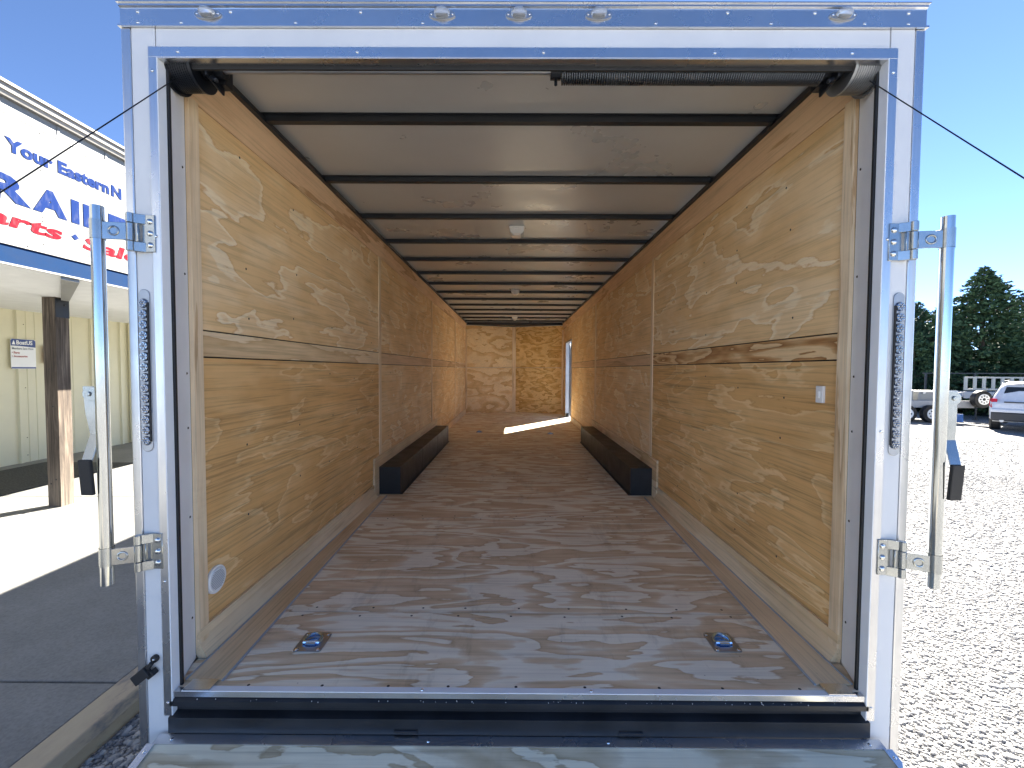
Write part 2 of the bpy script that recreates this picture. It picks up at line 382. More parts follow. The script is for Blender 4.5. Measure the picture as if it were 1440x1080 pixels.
def kerb_mat():
    m, nt, b = newmat('worn_painted_kerb')
    v = mapping(nt, (1, 0.4, 1)); n = noise(nt, v, 5, 6, 0.7)
    c = ramp(nt, n.outputs[0], [(0.38, (0.22, 0.20, 0.18)), (0.47, (0.42, 0.34, 0.24)), (0.6, (0.46, 0.38, 0.26)), (0.8, (0.5, 0.42, 0.31))])
    nt.links.new(c.outputs[0], b.inputs['Base Color']); b.inputs['Roughness'].default_value = 0.8
    bump(nt, b, n.outputs[0], 0.5, 0.01); return m
mb = MB()
for k in range(8): mb.prism([(-2.03, -1.95), (-1.85, -1.95), (-1.865, -1.655), (-1.89, -1.612), (-2.03, -1.616)], 'y', -6 + k * 3.0, -6 + k * 3.0 + 2.985)
tag(obj('kerb', mb, kerb_mat(), bevel=0.008), kind='structure')

# ------------------------------------------------------------------ enclosed cargo trailer
CX = 0.022
T = empty('cargo_trailer', (CX, 5.9, -1.72))
tag(T, 'long white enclosed cargo trailer, rear ramp open, plywood walls and floor inside', 'trailer')
def X(c): return CX + c
YR = 1.39; YN = 10.42                 # rear frame plane, end of the side walls
def panel_box(name, x0, x1, y0, y1, z0, z1, mat, parent=T, bevel=0.0015, label=None):
    return obj(name, MB().box(min(x0, x1), max(x0, x1), y0, y1, z0, z1), mat, parent, bevel=bevel, label=label)

# outer skin: side walls with the side-door opening in the right one, roof, nose
DY0, DY1, DZ0, DZ1 = 8.98, 9.83, -1.10, 0.62
SK = 0.012
panel_box('side_skin', X(-1.292), X(-1.28), YR + 0.05, YN, -1.30, 1.14, M['white_paint'])
mb = MB(); mb.box(X(1.28), X(1.292), YR + 0.05, DY0, -1.30, 1.14); mb.box(X(1.28), X(1.292), DY1, YN, -1.30, 1.14)
mb.box(X(1.28), X(1.292), DY0, DY1, DZ1, 1.14); mb.box(X(1.28), X(1.292), DY0, DY1, -1.30, DZ0)
obj('side_skin', mb, M['white_paint'], T)
mb = MB(); mb.prism([(X(-1.29), YN + 0.002), (X(0), 11.0), (X(1.29), YN + 0.002), (X(1.27), YN + 0.002), (X(0), 10.97), (X(-1.27), YN + 0.002)], 'z', -1.30, 1.14)
obj('nose_skin', mb, M['white_paint'], T)
mb = MB(); mb.prism([(X(-1.295), YR + 0.04), (X(1.295), YR + 0.04), (X(1.295), YN), (X(0), 11.01), (X(-1.295), YN)], 'z', 1.176, 1.19)
obj('roof', mb, M['white_paint'], T)
# under-frame and wheels
mb = MB(); mb.box(X(-1.22), X(1.22), YR + 0.06, YN, -1.31, -1.17)
for yy in np.arange(2, 10.4, 0.8): mb.box(X(-1.2), X(1.2), yy, yy + 0.06, -1.36, -1.312)
obj('chassis', mb, M['black'], T)
for sx in (-1, 1):
    for yy in (4.1, 4.98, 5.86):
        w = MB(); w.cyl((X(sx * 1.03), yy, -1.385), (X(sx * 1.26), yy, -1.385), 0.335, 28)
        wo = obj('wheel', w, M['black_matte'], T, bevel=0.02)
        h = MB(); h.cyl((X(sx * 1.262), yy, -1.385), (X(sx * 1.268), yy, -1.385), 0.2, 20); h.dome((X(sx * 1.268), yy, -1.385), (sx, 0, 0), 0.07, 0.03)
        obj('rim', h, M['alu_dull'], wo)

# ---- rear frame
def rivets(mb, pts, nrm=(0, -1, 0), r=0.0055, h=0.0035, mi=1):
    for p in pts: mb.dome(p, nrm, r, h, 8, 3, mi)
# roof header extrusion
hd = MB()
hd.prism([(YR, 1.104), (YR + 0.045, 1.104), (YR + 0.045, 1.172), (YR - 0.006, 1.172), (YR - 0.006, 1.163), (YR, 1.16)], 'x', X(-1.298), X(1.298))
hd.box(X(-1.300), X(1.300), YR - 0.008, YR + 0.04, 1.098, 1.104)
hd.box(X(-1.303), X(1.303), YR - 0.010, YR + 0.06, 1.172, 1.1755)
rivets(hd, [(X(x), YR, 1.148) for x in (-1.24, -1.06 + 0.12, -0.52, 0.66, 0.94, 1.24)] + [(X(x), YR, 1.114) for x in (-1.24, -1.1, -0.73, -0.32, 0.43, 0.8, 1.1, 1.24)])
obj('header_rail', hd, [M['alu'], M['rivet']], T, smooth=True)
# white header panel
panel_box('header_panel', X(-1.185), X(1.185), YR + 0.002, YR + 0.045, 1.036, 1.0975, M['white_paint'])
# corner posts and their bright outer edges
for sx in (-1, 1):
    p = MB(); a, b_ = sorted((X(sx * 1.188), X(sx * 1.264))); p.box(a, b_, YR + 0.001, YR + 0.045, -1.32, 1.0975)
    po = obj('corner_post', p, M['white_paint'], T, bevel=0.001)
    e = MB(); a, b_ = sorted((X(sx * 1.2655), X(sx * 1.296)))
    e.box(a, b_, YR - 0.001, YR + 0.05, -1.32, 1.0975)
    obj('corner_edge', e, M['alu_z'], T, bevel=0.004)
    # trim angle beside the opening
    t = MB(); a, b_ = sorted((X(sx * 1.1805), X(sx * 1.207)))
    t.box(a, b_, YR - 0.004, YR, -1.185, 1.036)
    a, b_ = sorted((X(sx * 1.1775), X(sx * 1.1805))); t.box(a, b_, YR - 0.004, YR + 0.03, -1.185, 1.036, 2)
    rivets(t, [(X(sx * 1.194), YR - 0.004, z) for z in (0.96, 0.43, -0.72 if sx < 0 else -0.2, -1.14)])
    obj('opening_trim', t, [M['alu_z'], M['rivet'], M['grey_panel']], T, bevel=0.0008)
    s = MB(); a, b_ = sorted((X(sx * 1.170), X(sx * 1.179))); s.box(a, b_, YR + 0.0302, YR + 0.040, -1.11, 0.995); obj('door_seal', s, M['black_matte'], T, bevel=0.002)
    # grey metal liner between frame and plywood
    l = MB(); l.prism([(X(sx * 1.183), YR + 0.0465), (X(sx * 1.2222), 1.552), (X(sx * 1.2275), 1.552), (X(sx * 1.2275), YR + 0.0465)], 'z', -1.10, 1.16)
    rivets(l, [(X(sx * 1.214), 1.5265, z) for z in (0.72, 0.34, -0.02, -0.22, -0.55, -0.93)], (-sx, 0, 0), 0.005, 0.003)
    obj('metal_liner', l, [M['grey_panel'], M['screw']], T)
t = MB(); t.box(X(-1.207), X(1.207), YR - 0.0045, YR, 1.003, 1.0355); t.box(X(-1.177), X(1.177), YR - 0.0045, YR + 0.03, 0.9995, 1.003)
rivets(t, [(X(x), YR - 0.0045, 1.02) for x in (-1.11, -0.53, 0.07, 0.62, 1.06)])
obj('opening_trim', t, [M['alu'], M['rivet']], T, bevel=0.0008)
s = MB(); s.box(X(-1.17), X(1.17), YR + 0.0302, YR + 0.04, 0.989, 1.003); obj('door_seal', s, M['black_matte'], T, bevel=0.002)
panel_box('inner_header', X(-1.22), X(1.22), YR + 0.050, YR + 0.056, 1.045, 1.17, M['black'])

# marker lights
def marker(c):
    base = MB()
    n = 20; pts = []
    for i in range(n):
        a = 2 * math.pi * i / n; pts.append((X(c) + 0.041 * math.cos(a) * (1.0 if abs(math.cos(a)) < .8 else 1.05), 1.138 + 0.0155 * math.sin(a)))
    base.prism(pts, 'y', YR - 0.005, YR - 0.0005)
    rivets(base, [(X(c - 0.034), YR - 0.005, 1.138), (X(c + 0.034), YR - 0.005, 1.138)], r=0.004, h=0.003)
    o = obj('marker_light', base, [M['alu_dull'], M['rivet']], T)
    d = MB(); d.dome((X(c), YR - 0.005, 1.140), (0, -1, 0), 0.0165, 0.022, 20, 6, 0, ux=(1, 0, 0), sx=1.6); obj('lens', d, M['lens'], o, smooth=True, angle=60)
    k = MB(); k.box(X(c - 0.018), X(c + 0.018), YR - 0.012, YR - 0.006, 1.131, 1.137); obj('lamp_board', k, M['black'], o)
    return o
m0 = marker(-1.012)
for c in (-0.257, -0.010, 0.246, 1.029): copy_part(m0, T, (c + 1.012, 0, 0))

# long clear tail lights on the posts
M['cell'] = metal('faceted_reflector', (0.34, 0.36, 0.40), 0.12)
for sx in (-1, 1):
    xc = sx * 1.2415; h = MB(); n = 10; w = 0.0185; out = []
    for i in range(n + 1): a = math.pi * i / n; out.append((X(xc) + w * math.cos(a), 0.24 + w * math.sin(a)))
    for i in range(n + 1): a = math.pi + math.pi * i / n; out.append((X(xc) + w * math.cos(a), -0.262 + w * math.sin(a)))
    h.prism(out, 'y', YR - 0.003, YR + 0.0005)
    o = obj('tail_light', h, M['alu_dull'], T, bevel=0.0015)
    c = MB(); a, b_ = sorted((X(xc - sx * 0.0135), X(xc - sx * 0.0175))); c.box(a, b_, YR - 0.009, YR - 0.003, -0.245, 0.215); obj('lens_edge', c, M['black_matte'], o)
    for k in range(14):
        z = 0.212 - k * 0.0350
        d = MB(); d.cyl((X(xc + sx * 0.001), YR - 0.004, z), (X(xc + sx * 0.001), YR - 0.0095, z), 0.0158, 18, 0, r1=0.0125)
        for q in range(6):
            aa = q * math.pi / 3; d.dome((X(xc + sx * 0.001) + 0.0085 * math.cos(aa), YR - 0.0095, z + 0.0085 * math.sin(aa)), (0, -1, 0), 0.004, 0.003, 6, 2)
        d.dome((X(xc + sx * 0.001), YR - 0.0095, z), (0, -1, 0), 0.0045, 0.005, 8, 3)
        obj('reflector', d, M['cell'], o, smooth=True)

# ---- sill, floor
mb = MB(); mb.box(X(-1.176), X(1.176), YR, YR + 0.02, -1.122, -1.1035)
mb.box(X(-1.15), X(1.15), YR + 0.0, YR + 0.024, -1.1032, -1.1005, 2)
rivets(mb, [(X(x), YR + 0.012, -1.1005) for x in (-1.12, -0.33, 0.25, 1.12)], (0, 0, 1))
for sx in (-1, 1): mb.box(X(sx * 1.1) - 0.045, X(sx * 1.1) + 0.045, YR + 0.001, YR + 0.05, -1.1004, -1.0965)
obj('sill_trim', mb, [M['alu'], M['rivet'], M['grey_panel']], T)
mb = MB(); mb.prism([(YR + 0.012, -1.1225), (YR - 0.004, -1.135), (YR - 0.004, -1.152), (YR + 0.016, -1.165), (YR + 0.016, -1.178), (YR - 0.012, -1.186), (YR - 0.013, -1.238), (YR + 0.012, -1.238), (YR + 0.012, -1.36), (YR + 0.06, -1.36), (YR + 0.06, -1.1225)], 'x', X(-1.187), X(1.187))
for xx in (-0.38, 0.38):
    mb.cyl((X(xx - 0.04), YR - 0.0135, -1.226), (X(xx + 0.04), YR - 0.0135, -1.226), 0.006, 10)
g = np.random.default_rng(3)
for i in range(70):
    xx = g.uniform(-1.1, 1.1); s_ = g.uniform(0.0008, 0.0022); mb.dome((X(xx), YR + 0.004 - g.uniform(0, 0.008), -1.129 - 0.006 * g.uniform(0, 1)), (0, -0.6, 0.8), s_, s_, 5, 2, 1)
obj('sill_beam', mb, [M['black'], M['plastic_white']], T, bevel=0.002)

FZ = -1.104
fy = [YR + 0.003, 1.872, 3.092, 4.312, 5.532, 6.752, 7.972, 9.192, 10.42]
for a, b_ in zip(fy[:-1], fy[1:]):
    f = MB(); f.box(X(-1.04), X(1.04), a, b_ - 0.008, FZ - 0.018, FZ)
    f.box(X(-1.215), X(-1.0403), max(a, YR + .004), b_ - 0.0025, FZ - 0.018, FZ - 0.0005); f.box(X(1.0403), X(1.215), a, b_ - 0.0025, FZ - 0.018, FZ - 0.0005)
    nn = 9
    for k in range(nn):
        x_ = -0.95 + 1.9 * k / (nn - 1) + rng.uniform(-.03, .03)
        f.dome((X(x_), b_ - 0.03 + rng.uniform(-.006, .006), FZ), (0, 0, 1), 0.0055, 0.0012, 8, 2, 1)
        f.dome((X(x_ + .02), a + 0.03, FZ), (0, 0, 1), 0.0055, 0.0012, 8, 2, 1)
    obj('floor_panel', f, [M['ply_floor'], M['screw']], T)
mb = MB(); mb.prism([(X(-1.2), YN), (X(1.2), YN), (X(0), 10.93)], 'z', FZ - 0.018, FZ - 0.001)
obj('nose_floor', mb, M['ply_floor'], T)

# floor edge strips, coves
for sx in (-1, 1):
    s = MB()
    for (y0, y1) in ((YR + 0.052, 3.6),):
        xa0, xa1 = sx * 1.045, sx * 1.120
        vs = [(X(sx * 1.176), y0, FZ + 0.005), (X(xa0), y0, FZ + 0.005), (X(xa1), y1, FZ + 0.005), (X(sx * 1.176), y1, FZ + 0.005)]
        vs += [(a, b_, FZ + 0.0003) for a, b_, c in vs]
        s.add(vs, [(0, 1, 2, 3), (4, 5, 6, 7), (0, 1, 5, 4), (1, 2, 6, 5), (2, 3, 7, 6), (3, 0, 4, 7)])
    obj('floor_strip', s, M['ply_strip'], T)
    c = MB(); c.cyl((X(sx * 1.043), YR + 0.05, FZ + 0.002), (X(sx * 1.118), 3.6, FZ + 0.002), 0.0045, 8)
    c.cyl((X(sx * 1.172), YR + 0.05, FZ + 0.006), (X(sx * 1.185), 3.55, FZ + 0.006), 0.0035, 8)
    obj('caulk_line', c, M['caulk'], T)
    b2 = MB(); y0, y1 = 1.552, 3.55
    vs = [(X(sx * 1.217), y0, -1.03), (X(sx * 1.176), y0, FZ + 0.004), (X(sx * 1.217), y0, FZ + 0.004), (X(sx * 1.217), y1, -1.03), (X(sx * 1.176), y1, FZ + 0.004), (X(sx * 1.217), y1, FZ + 0.004)]
    b2.add(vs, [(0, 1, 2), (3, 5, 4), (0, 3, 4, 1), (1, 4, 5, 2), (0, 2, 5, 3)]); b2.box(*sorted((X(sx * 1.205), X(sx * 1.217))), y0, y1, -1.03, -0.995)
    obj('baseboard', b2, M['ply_strip'], T)
    b3 = MB(); a, b_ = sorted((X(sx * 1.2), X(sx * 1.217)))
    b3.box(a, b_, 3.55, 6.5, FZ, -0.77); b3.box(a, b_, 6.5, YN, FZ, -0.99)
    if sx > 0:
        b3 = MB(); b3.box(a, b_, 3.55, 6.5, FZ, -0.77); b3.box(a, b_, 6.5, DY0 - .04, FZ, -0.99); b3.box(a, b_, DY1 + .04, YN, FZ, -0.99)
    obj('baseboard', b3, M['ply_strip'], T, bevel=0.002)
    # wheel boxes
    a, b_ = sorted((X(sx * (1.012)), X(sx * 1.1995)))
    w = MB(); w.box(a, b_, 3.66, 6.38, FZ + 0.0005, -0.862)
    ins = a if sx > 0 else b_; o1, o2 = sorted((ins, ins - sx * 0.018)); w.box(o1, o2, 3.66, 6.38, FZ + 0.0003, FZ + 0.004)
    for yy in np.arange(3.72, 6.38, 0.28): w.dome((ins - sx * 0.010, yy, FZ + 0.004), (0, 0, 1), 0.005, 0.003, 8, 3, 1)
    for yy in (4.55, 5.48): w.box(a - 0.0015, b_ + 0.0015, yy, yy + 0.02, FZ + 0.001, -0.8605)
    obj('wheel_box', w, [M['box_black'], M['screw']], T, bevel=0.004)

# ---- plywood walls
def wall_panel(sx, y0, y1, z0, z1, mat, label=None, dx=0.0, screws=True):
    p = MB(); a, b_ = sorted((X(sx * (1.218 + dx)), X(sx * 1.2275)))
    p.box(a, b_, y0 + 0.002, y1 - 0.002, z0 + 0.003, z1 - 0.003)
    if screws:
        yy = y0 + 0.3
        while yy < y1 - 0.1:
            for z in np.linspace(z0 + 0.12, z1 - 0.12, 4 if z1 - z0 > 0.6 else 1):
                if rng.random() < 0.75: p.dome((X(sx * (1.218 + dx)), yy + rng.uniform(-.05, .05), z + rng.uniform(-.05, .05)), (-sx, 0, 0), 0.0055, 0.001, 8, 2, 1)
            yy += 0.42
    return obj('wall_panel', p, [mat, M['screw']], T, label=label)
segs = [1.602, 3.745, 6.13, 8.58, YN]
for sx in (-1, 1):
    sg = segs if sx < 0 else [1.602, 3.76, 6.35, DY0 - 0.03]
    for i, (a, b_) in enumerate(zip(sg[:-1], sg[1:])):
        wall_panel(sx, a, b_, 0.145, 0.99, M['ply_wall'], label=('pale upper plywood panel' if i == 0 else None))
        wall_panel(sx, a, b_, 0.042, 0.145, (M['ply_strip_r'] if sx > 0 else M['ply_strip']) if i == 0 else M['ply_top'], dx=-0.002, label=('narrow strip of strongly figured plywood' if sx > 0 and i == 0 else None), screws=False)
        wall_panel(sx, a, b_, -1.03, 0.042, M['ply_low'] if i < 1 else M['ply_wall'], label=('darker lower plywood panel' if i == 0 else None))
    if sx > 0:
        wall_panel(1, DY0 - 0.03, DY1 + 0.03, DZ1 + 0.03, 0.99, M['ply_wall'], screws=False)
        wall_panel(1, DY1 + 0.03, YN, -1.03, 0.99, M['ply_wall'], screws=False)
    for y in sg[1:-1]:      # battens over the seams
        a, b_ = sorted((X(sx * 1.209), X(sx * 1.2178)))
        panel_box('batten', a, b_, y - 0.028, y + 0.028, -1.0 if not 3.6 < y < 6.5 else -0.768, 0.9895, M['lumber'])
    # rear end stud and valance along the ceiling
    a, b_ = sorted((X(sx * 1.206), X(sx * 1.2222)))
    panel_box('wall_stud', a, b_, 1.5525, 1.6015, -1.09, 0.9895, M['lumber'])
    v = MB(); y0, y1 = 1.553, YN - .002
    vs = [(X(sx * 1.215), y0, 0.990), (X(sx * 1.185), y0, 1.128), (X(sx * 1.2275), y0, 1.128), (X(sx * 1.2275), y0, 0.990)]
    vs += [(x, y1, z) for x, y, z in vs]
    v.add(vs, [(0, 1, 2, 3), (7, 6, 5, 4), (0, 4, 5, 1), (1, 5, 6, 2), (2, 6, 7, 3), (3, 7, 4, 0)])
    obj('valance', v, M['ply_top'], T)
    k = MB(); a, b_ = sorted((X(sx * 1.165), X(sx * 1.228))); k.box(a, b_, 1.50, YN, 1.129, 1.150); obj('roof_rail', k, M['black'], T)
for sx in (-1, 1):
    k = MB(); a, b_ = sorted((X(sx * 1.2276), X(sx * 1.232))); k.box(a, b_, 1.56, DY0 - 0.03, -1.09, 1.12); obj('dark_seam_backing', k, M['black_matte'], T)  # black sheet added behind the plywood so its open seams look dark
# V nose, two plywood leaves with a seam batten
for sx in (-1, 1):
    for z0, z1 in ((FZ + 0.001, 0.043), (0.051, 1.09)):
        p = MB(); vs = [(X(sx * 1.22), YN + 0.001, z0), (X(0.001 * sx), 10.86, z0), (X(0.001 * sx), 10.87, z0), (X(sx * 1.22), YN + 0.012, z0)]
        vs += [(x, y, z1) for x, y, z in vs]
        p.add(vs, [(0, 1, 2, 3), (7, 6, 5, 4), (0, 4, 5, 1), (1, 5, 6, 2), (2, 6, 7, 3), (3, 7, 4, 0)])
        obj('nose_panel', p, M['ply_back'] if sx < 0 else M['ply_back_r'], T, label=('warmer, more strongly figured plywood panel' if sx > 0 and z0 < 0 else None))
panel_box('batten', X(-0.055), X(0.035), 10.825, 10.835, FZ + 0.002, 1.088, M['lumber'])
for sx in (-1, 1):
    a, b_ = sorted((X(sx * 1.17), X(sx * 1.2165))); panel_box('batten', a, b_, YN - 0.012, YN - 0.001, -0.98, 0.988, M['lumber'])

# ---- ceiling
mb = MB()
for k in range(5):
    y0 = YR + 0.06 + k * 1.81; mb.box(X(-1.225), X(1.225), y0, y0 + 1.806, 1.168, 1.1745)
obj('ceiling_skin', mb, M['roof_panel'], T)
mb = MB(); mb.prism([(X(-1.2), YN + .001), (X(1.2), YN + .001), (X(0), 10.9)], 'z', 1.10, 1.17); obj('nose_ceiling', mb, M['black'], T)
bw = MB(); bw.prism([(1.968, 1.139), (1.996, 1.139), (1.996, 1.1675), (2.012, 1.1675), (2.012, 1.1655), (1.998, 1.1655), (1.998, 1.137), (1.966, 1.137), (1.966, 1.1655), (1.952, 1.1655), (1.952, 1.1675), (1.968, 1.1675)][::-1], 'x', X(-1.2), X(1.2))
bow0 = obj('roof_bow', bw, M['black'], T)
for k in range(1, 14): copy_part(bow0, T, (0, 0.618 * k, 0))
# dome lights
def domel(y):
    b1 = MB(); b1.box(X(-0.062), X(0.062), y - 0.062, y + 0.062, 1.148, 1.166); b1.prism([(X(-0.058), 1.1475), (X(0.058), 1.1475), (X(0.055), 1.120), (X(0.034), 1.100), (X(-0.034), 1.100), (X(-0.055), 1.120)], 'y', y - 0.055, y + 0.055)
    o = obj('dome_light', b1, M['plastic_white'], T, bevel=0.004)
    l = MB(); l.box(X(-0.026), X(0.026), y - 0.058, y + 0.03, 1.088, 1.108); obj('lens', l, M['lens_warm'], o, bevel=0.004)
    return o
m, nt, b = newmat('frosted_lens'); b.inputs['Base Color'].default_value = (0.8, 0.74, 0.68, 1); b.inputs['Roughness'].default_value = 0.3; M['lens_warm'] = m
d0 = domel(3.50)
for y in (6.20, 9.35): copy_part(d0, T, (0, y - 3.50, 0))

# ---- spring shaft, spring, drums, cables
AZ, AY = 1.024, 1.475
sh = MB(); sh.cyl((X(-1.215), AY, AZ), (X(1.215), AY, AZ), 0.0125, 14)
obj('spring_shaft', sh, M['alu_dull'], T, smooth=True)
sp = MB(); x0, x1, turns = 0.135, 1.02, 112; pts = []
for i in range(turns * 12 + 1):
    a = 2 * math.pi * i / 12; pts.append((X(x0 + (x1 - x0) * i / (turns * 12)), AY + 0.031 * math.cos(a), AZ - 0.010 + 0.031 * math.sin(a)))
sp.tube(pts, 0.0034, 5)
M['spring'] = simple('oiled_spring_steel', (0.10, 0.115, 0.14), 0.3, metal=0.85, var=0.2)
spo = obj('torsion_spring', sp, M['spring'], T, smooth=True, angle=80)
cn = MB(); cn.cyl((X(0.10), AY, AZ - .003), (X(0.136), AY, AZ - .003), 0.026, 16); cn.cyl((X(0.118), AY, AZ - 0.02), (X(0.118), AY - 0.005, AZ - 0.052), 0.006, 8); cn.cyl((X(0.122), AY - 0.02, AZ - .01), (X(0.122), AY - 0.036, AZ - .014), 0.008, 6)

obj('winding_cone', cn, M['black_steel'], spo, bevel=0.002)
M['drum_grey'] = simple('cast_drum_metal', (0.30, 0.31, 0.32), 0.35, metal=0.8, var=0.15)
for sx in (-1, 1):
    d = MB(); n = 11
    for k in range(n):
        xa = sx * (1.10 + k * 0.0075); xb = xa + sx * 0.0038; d.cyl((X(xa), AY, AZ), (X(xb), AY, AZ), 0.0680, 28); d.cyl((X(xb), AY, AZ), (X(xb + sx * 0.0037), AY, AZ), 0.0655, 28)
    d.cyl((X(sx * 1.183), AY, AZ), (X(sx * 1.189), AY, AZ), 0.078, 30)
    d.cyl((X(sx * 1.092), AY, AZ), (X(sx * 1.10), AY, AZ), 0.072, 30)
    do = obj('cable_drum', d, M['drum_grey'] if sx > 0 else M['black_steel'], T, smooth=True, angle=30)
    br = MB(); br.prism([(AY - 0.045, AZ - 0.045), (AY + 0.045, AZ - 0.06), (AY + 0.05, AZ + 0.06), (AY - 0.05, AZ + 0.06)], 'x', *sorted((X(sx * 1.050), X(sx * 1.058))))
    br.cyl((X(sx * 1.02), AY, AZ), (X(sx * 1.09), AY, AZ), 0.028, 16); br.box(*sorted((X(sx * 1.03), X(sx * 1.075))), AY + 0.02, AY + 0.06, AZ - 0.035, AZ + 0.09)
    br.cyl((X(sx * 1.045), AY - 0.03, AZ - 0.045), (X(sx * 1.02), AY - 0.04, AZ - 0.062), 0.008, 8)
    obj('bearing_bracket', br, M['black_steel'], T, bevel=0.003)
    # cable from the drum down to the side of the lowered ramp
    c = MB(); p0 = Vector((X(sx * 1.16), AY - 0.04, AZ - 0.058)); p1 = Vector((X(sx * 1.172), -0.50, -1.27))
    c.tube([p0 + (p1 - p0) * t + Vector((0, 0, -0.012 * math.sin(math.pi * t))) for t in np.linspace(0, 1, 14)], 0.0017, 8)
    obj('ramp_cable', c, M['black_steel'], T, smooth=True)

# ---- round vent, switch, side-door frame
v = MB(); yc, zc_ = 1.655, -0.848
v.cyl((X(-1.2178), yc, zc_), (X(-1.210), yc, zc_), 0.054, 32); v.cyl((X(-1.210), yc, zc_), (X(-1.206), yc, zc_), 0.046, 32, 0, r1=0.043)
for k in range(11):
    z = zc_ - 0.033 + k * 0.0066; hw = math.sqrt(max(0, 0.038 ** 2 - (z - zc_) ** 2)); v.box(X(-1.2058), X(-1.2045), yc - hw, yc + hw, z - 0.0014, z + 0.0012, 1)
obj('round_vent', v, [M['plastic_white'], M['caulk']], T, smooth=True)
v = MB(); v.box(X(1.205), X(1.2178), 1.668, 1.706, -0.128, -0.060); v.box(X(1.2), X(1.2049), 1.68, 1.695, -0.108, -0.08)
obj('wall_switch', v, M['plastic_white'], T, bevel=0.005)
j = MB(); a, b_ = X(1.2), X(1.296)
j.box(a, b_, DY0 - 0.03, DY0, -1.02, DZ1 + 0.03); j.box(a, b_, DY1, DY1 + 0.03, -1.02, DZ1 + 0.03); j.box(a, b_, DY0, DY1, DZ1, DZ1 + 0.03); j.box(X(1.02), b_, DY0 - .03, DY1 + .03, FZ + 0.0005, FZ + 0.006)
obj('side_door_frame', j, M['alu_dull'], T, bevel=0.002)
dl = MB(); dl.box(X(1.325), X(1.36), DY1 + 0.03, DY1 + 0.87, DZ0, DZ1); do = obj('side_door', dl, M['white_paint'], T, bevel=0.003, label='open white side door')
hh = MB(); hh.box(X(1.36), X(1.375), DY1 + 0.75, DY1 + 0.8, -0.3, -0.18); obj('door_latch', hh, M['black'], do, bevel=0.003)

# ---- recessed tie-down rings
def d_ring(x, y):
    p = MB(); n = 8; w, l, r = 0.054, 0.059, 0.012; pts = []
    for cx_, cy_, a0 in ((w - r, l - r, 0), (-w + r, l - r, 90), (-w + r, -l + r, 180), (w - r, -l + r, 270)):
        for i in range(n + 1): a = R(a0 + 90 * i / n); pts.append((X(x) + cx_ + r * math.cos(a), y + cy_ + r * math.sin(a)))
    # plate as a ring round the recess
    inner = []
    for (px, py) in pts:
        a = math.atan2((py - y) / l, (px - X(x)) / w); inner.append((X(x) + 0.040 * math.cos(a), y + 0.041 * math.sin(a)))
    m_ = len(pts); vs = [(px, py, FZ + 0.004) for px, py in pts] + [(px, py, FZ + 0.004) for px, py in inner] + [(px, py, FZ + 0.0004) for px, py in pts] + [(px, py, FZ + .0012) for px, py in inner]
    fs = []
    for i in range(m_):
        j = (i + 1) % m_; fs += [(i, j, m_ + j, m_ + i), (i, 2 * m_ + i, 2 * m_ + j, j), (m_ + i, m_ + j, 3 * m_ + j, 3 * m_ + i)]
    p.add(vs, fs)
    for dx in (-0.042, 0.042):
        for dy in (-0.047, 0.047): p.dome((X(x + dx), y + dy, FZ + 0.004), (0, 0, 1), 0.0075, 0.0035, 10, 3, 1)
    o = obj('tie_down_ring', p, [M['alu_dull'], M['rivet']], T, smooth=True)
    b1 = MB(); b1.cyl((X(x), y, FZ + 0.0006), (X(x), y, FZ + 0.0015), 0.041, 28); b1.dome((X(x), y, FZ + .0015), (0, 0, 1), 0.02, 0.004, 16, 3); obj('recess_cup', b1, M['blue_zinc'], o, smooth=True)
    rg = MB(); pts = [(X(x) + 0.032 * math.cos(a), y + 0.003 + 0.033 * math.sin(a), FZ + 0.0095 + 0.004 * math.sin(a)) for a in np.linspace(R(-25), R(205), 18)]
    rg.tube(pts, 0.0068, 8); rg.cyl((X(x) - 0.032, y - 0.012, FZ + 0.009), (X(x) + 0.032, y - 0.012, FZ + 0.009), 0.0065, 8)
    rg.box(X(x) - 0.02, X(x) + 0.02, y - 0.026, y - 0.008, FZ + 0.0045, FZ + 0.013)
    obj('ring', rg, M['blue_zinc'], o, smooth=True)
    return o
M['blue_zinc'] = metal('blue_zinc', (0.55, 0.72, 0.90), 0.18)
r0 = d_ring(-0.825, 1.652)
for x, y in ((0.830, 1.668), (-0.62, 7.35), (0.62, 7.2)): copy_part(r0, T, (x + 0.825, y - 1.652, 0))

# ---- ramp door
HZ = -1.243; slope = (1.70 - 1.252) / 2.0
def rp(x, d, h=0): return (X(x), YR - 0.015 - d, HZ - slope * d + h)
L = 2.0
mb = MB(); vs = [rp(-1.21, 0.028), rp(1.21, 0.028), rp(1.21, L), rp(-1.21, L)] + [rp(-1.21, 0.028, -0.02), rp(1.21, 0.028, -0.02), rp(1.21, L, -0.02), rp(-1.21, L, -0.02)]
mb.add(vs, [(0, 1, 2, 3), (7, 6, 5, 4), (0, 4, 5, 1), (1, 5, 6, 2), (2, 6, 7, 3), (3, 7, 4, 0)])
rd = obj('ramp_door', mb, M['ply_ramp'], T)
mb = MB()
def strip(x0, x1, d0, d1, h0=-0.03, h1=0.004):
    vs = [rp(x0, d0, h1), rp(x1, d0, h1), rp(x1, d1, h1), rp(x0, d1, h1), rp(x0, d0, h0), rp(x1, d0, h0), rp(x1, d1, h0), rp(x0, d1, h0)]
    mb.add(vs, [(0, 1, 2, 3), (7, 6, 5, 4), (0, 4, 5, 1), (1, 5, 6, 2), (2, 6, 7, 3), (3, 7, 4, 0)])
strip(-1.215, 1.215, 0.0, 0.030); strip(-1.232, -1.205, 0.0305, L, -0.03, .005); strip(1.205, 1.232, 0.0305, L, -0.03, .005)
for x in (-1.16, -0.3, 0.3, 1.17): mb.dome(rp(x, 0.016, 0.004), (0, 0, 1), 0.006, 0.003, 8, 3, 1)
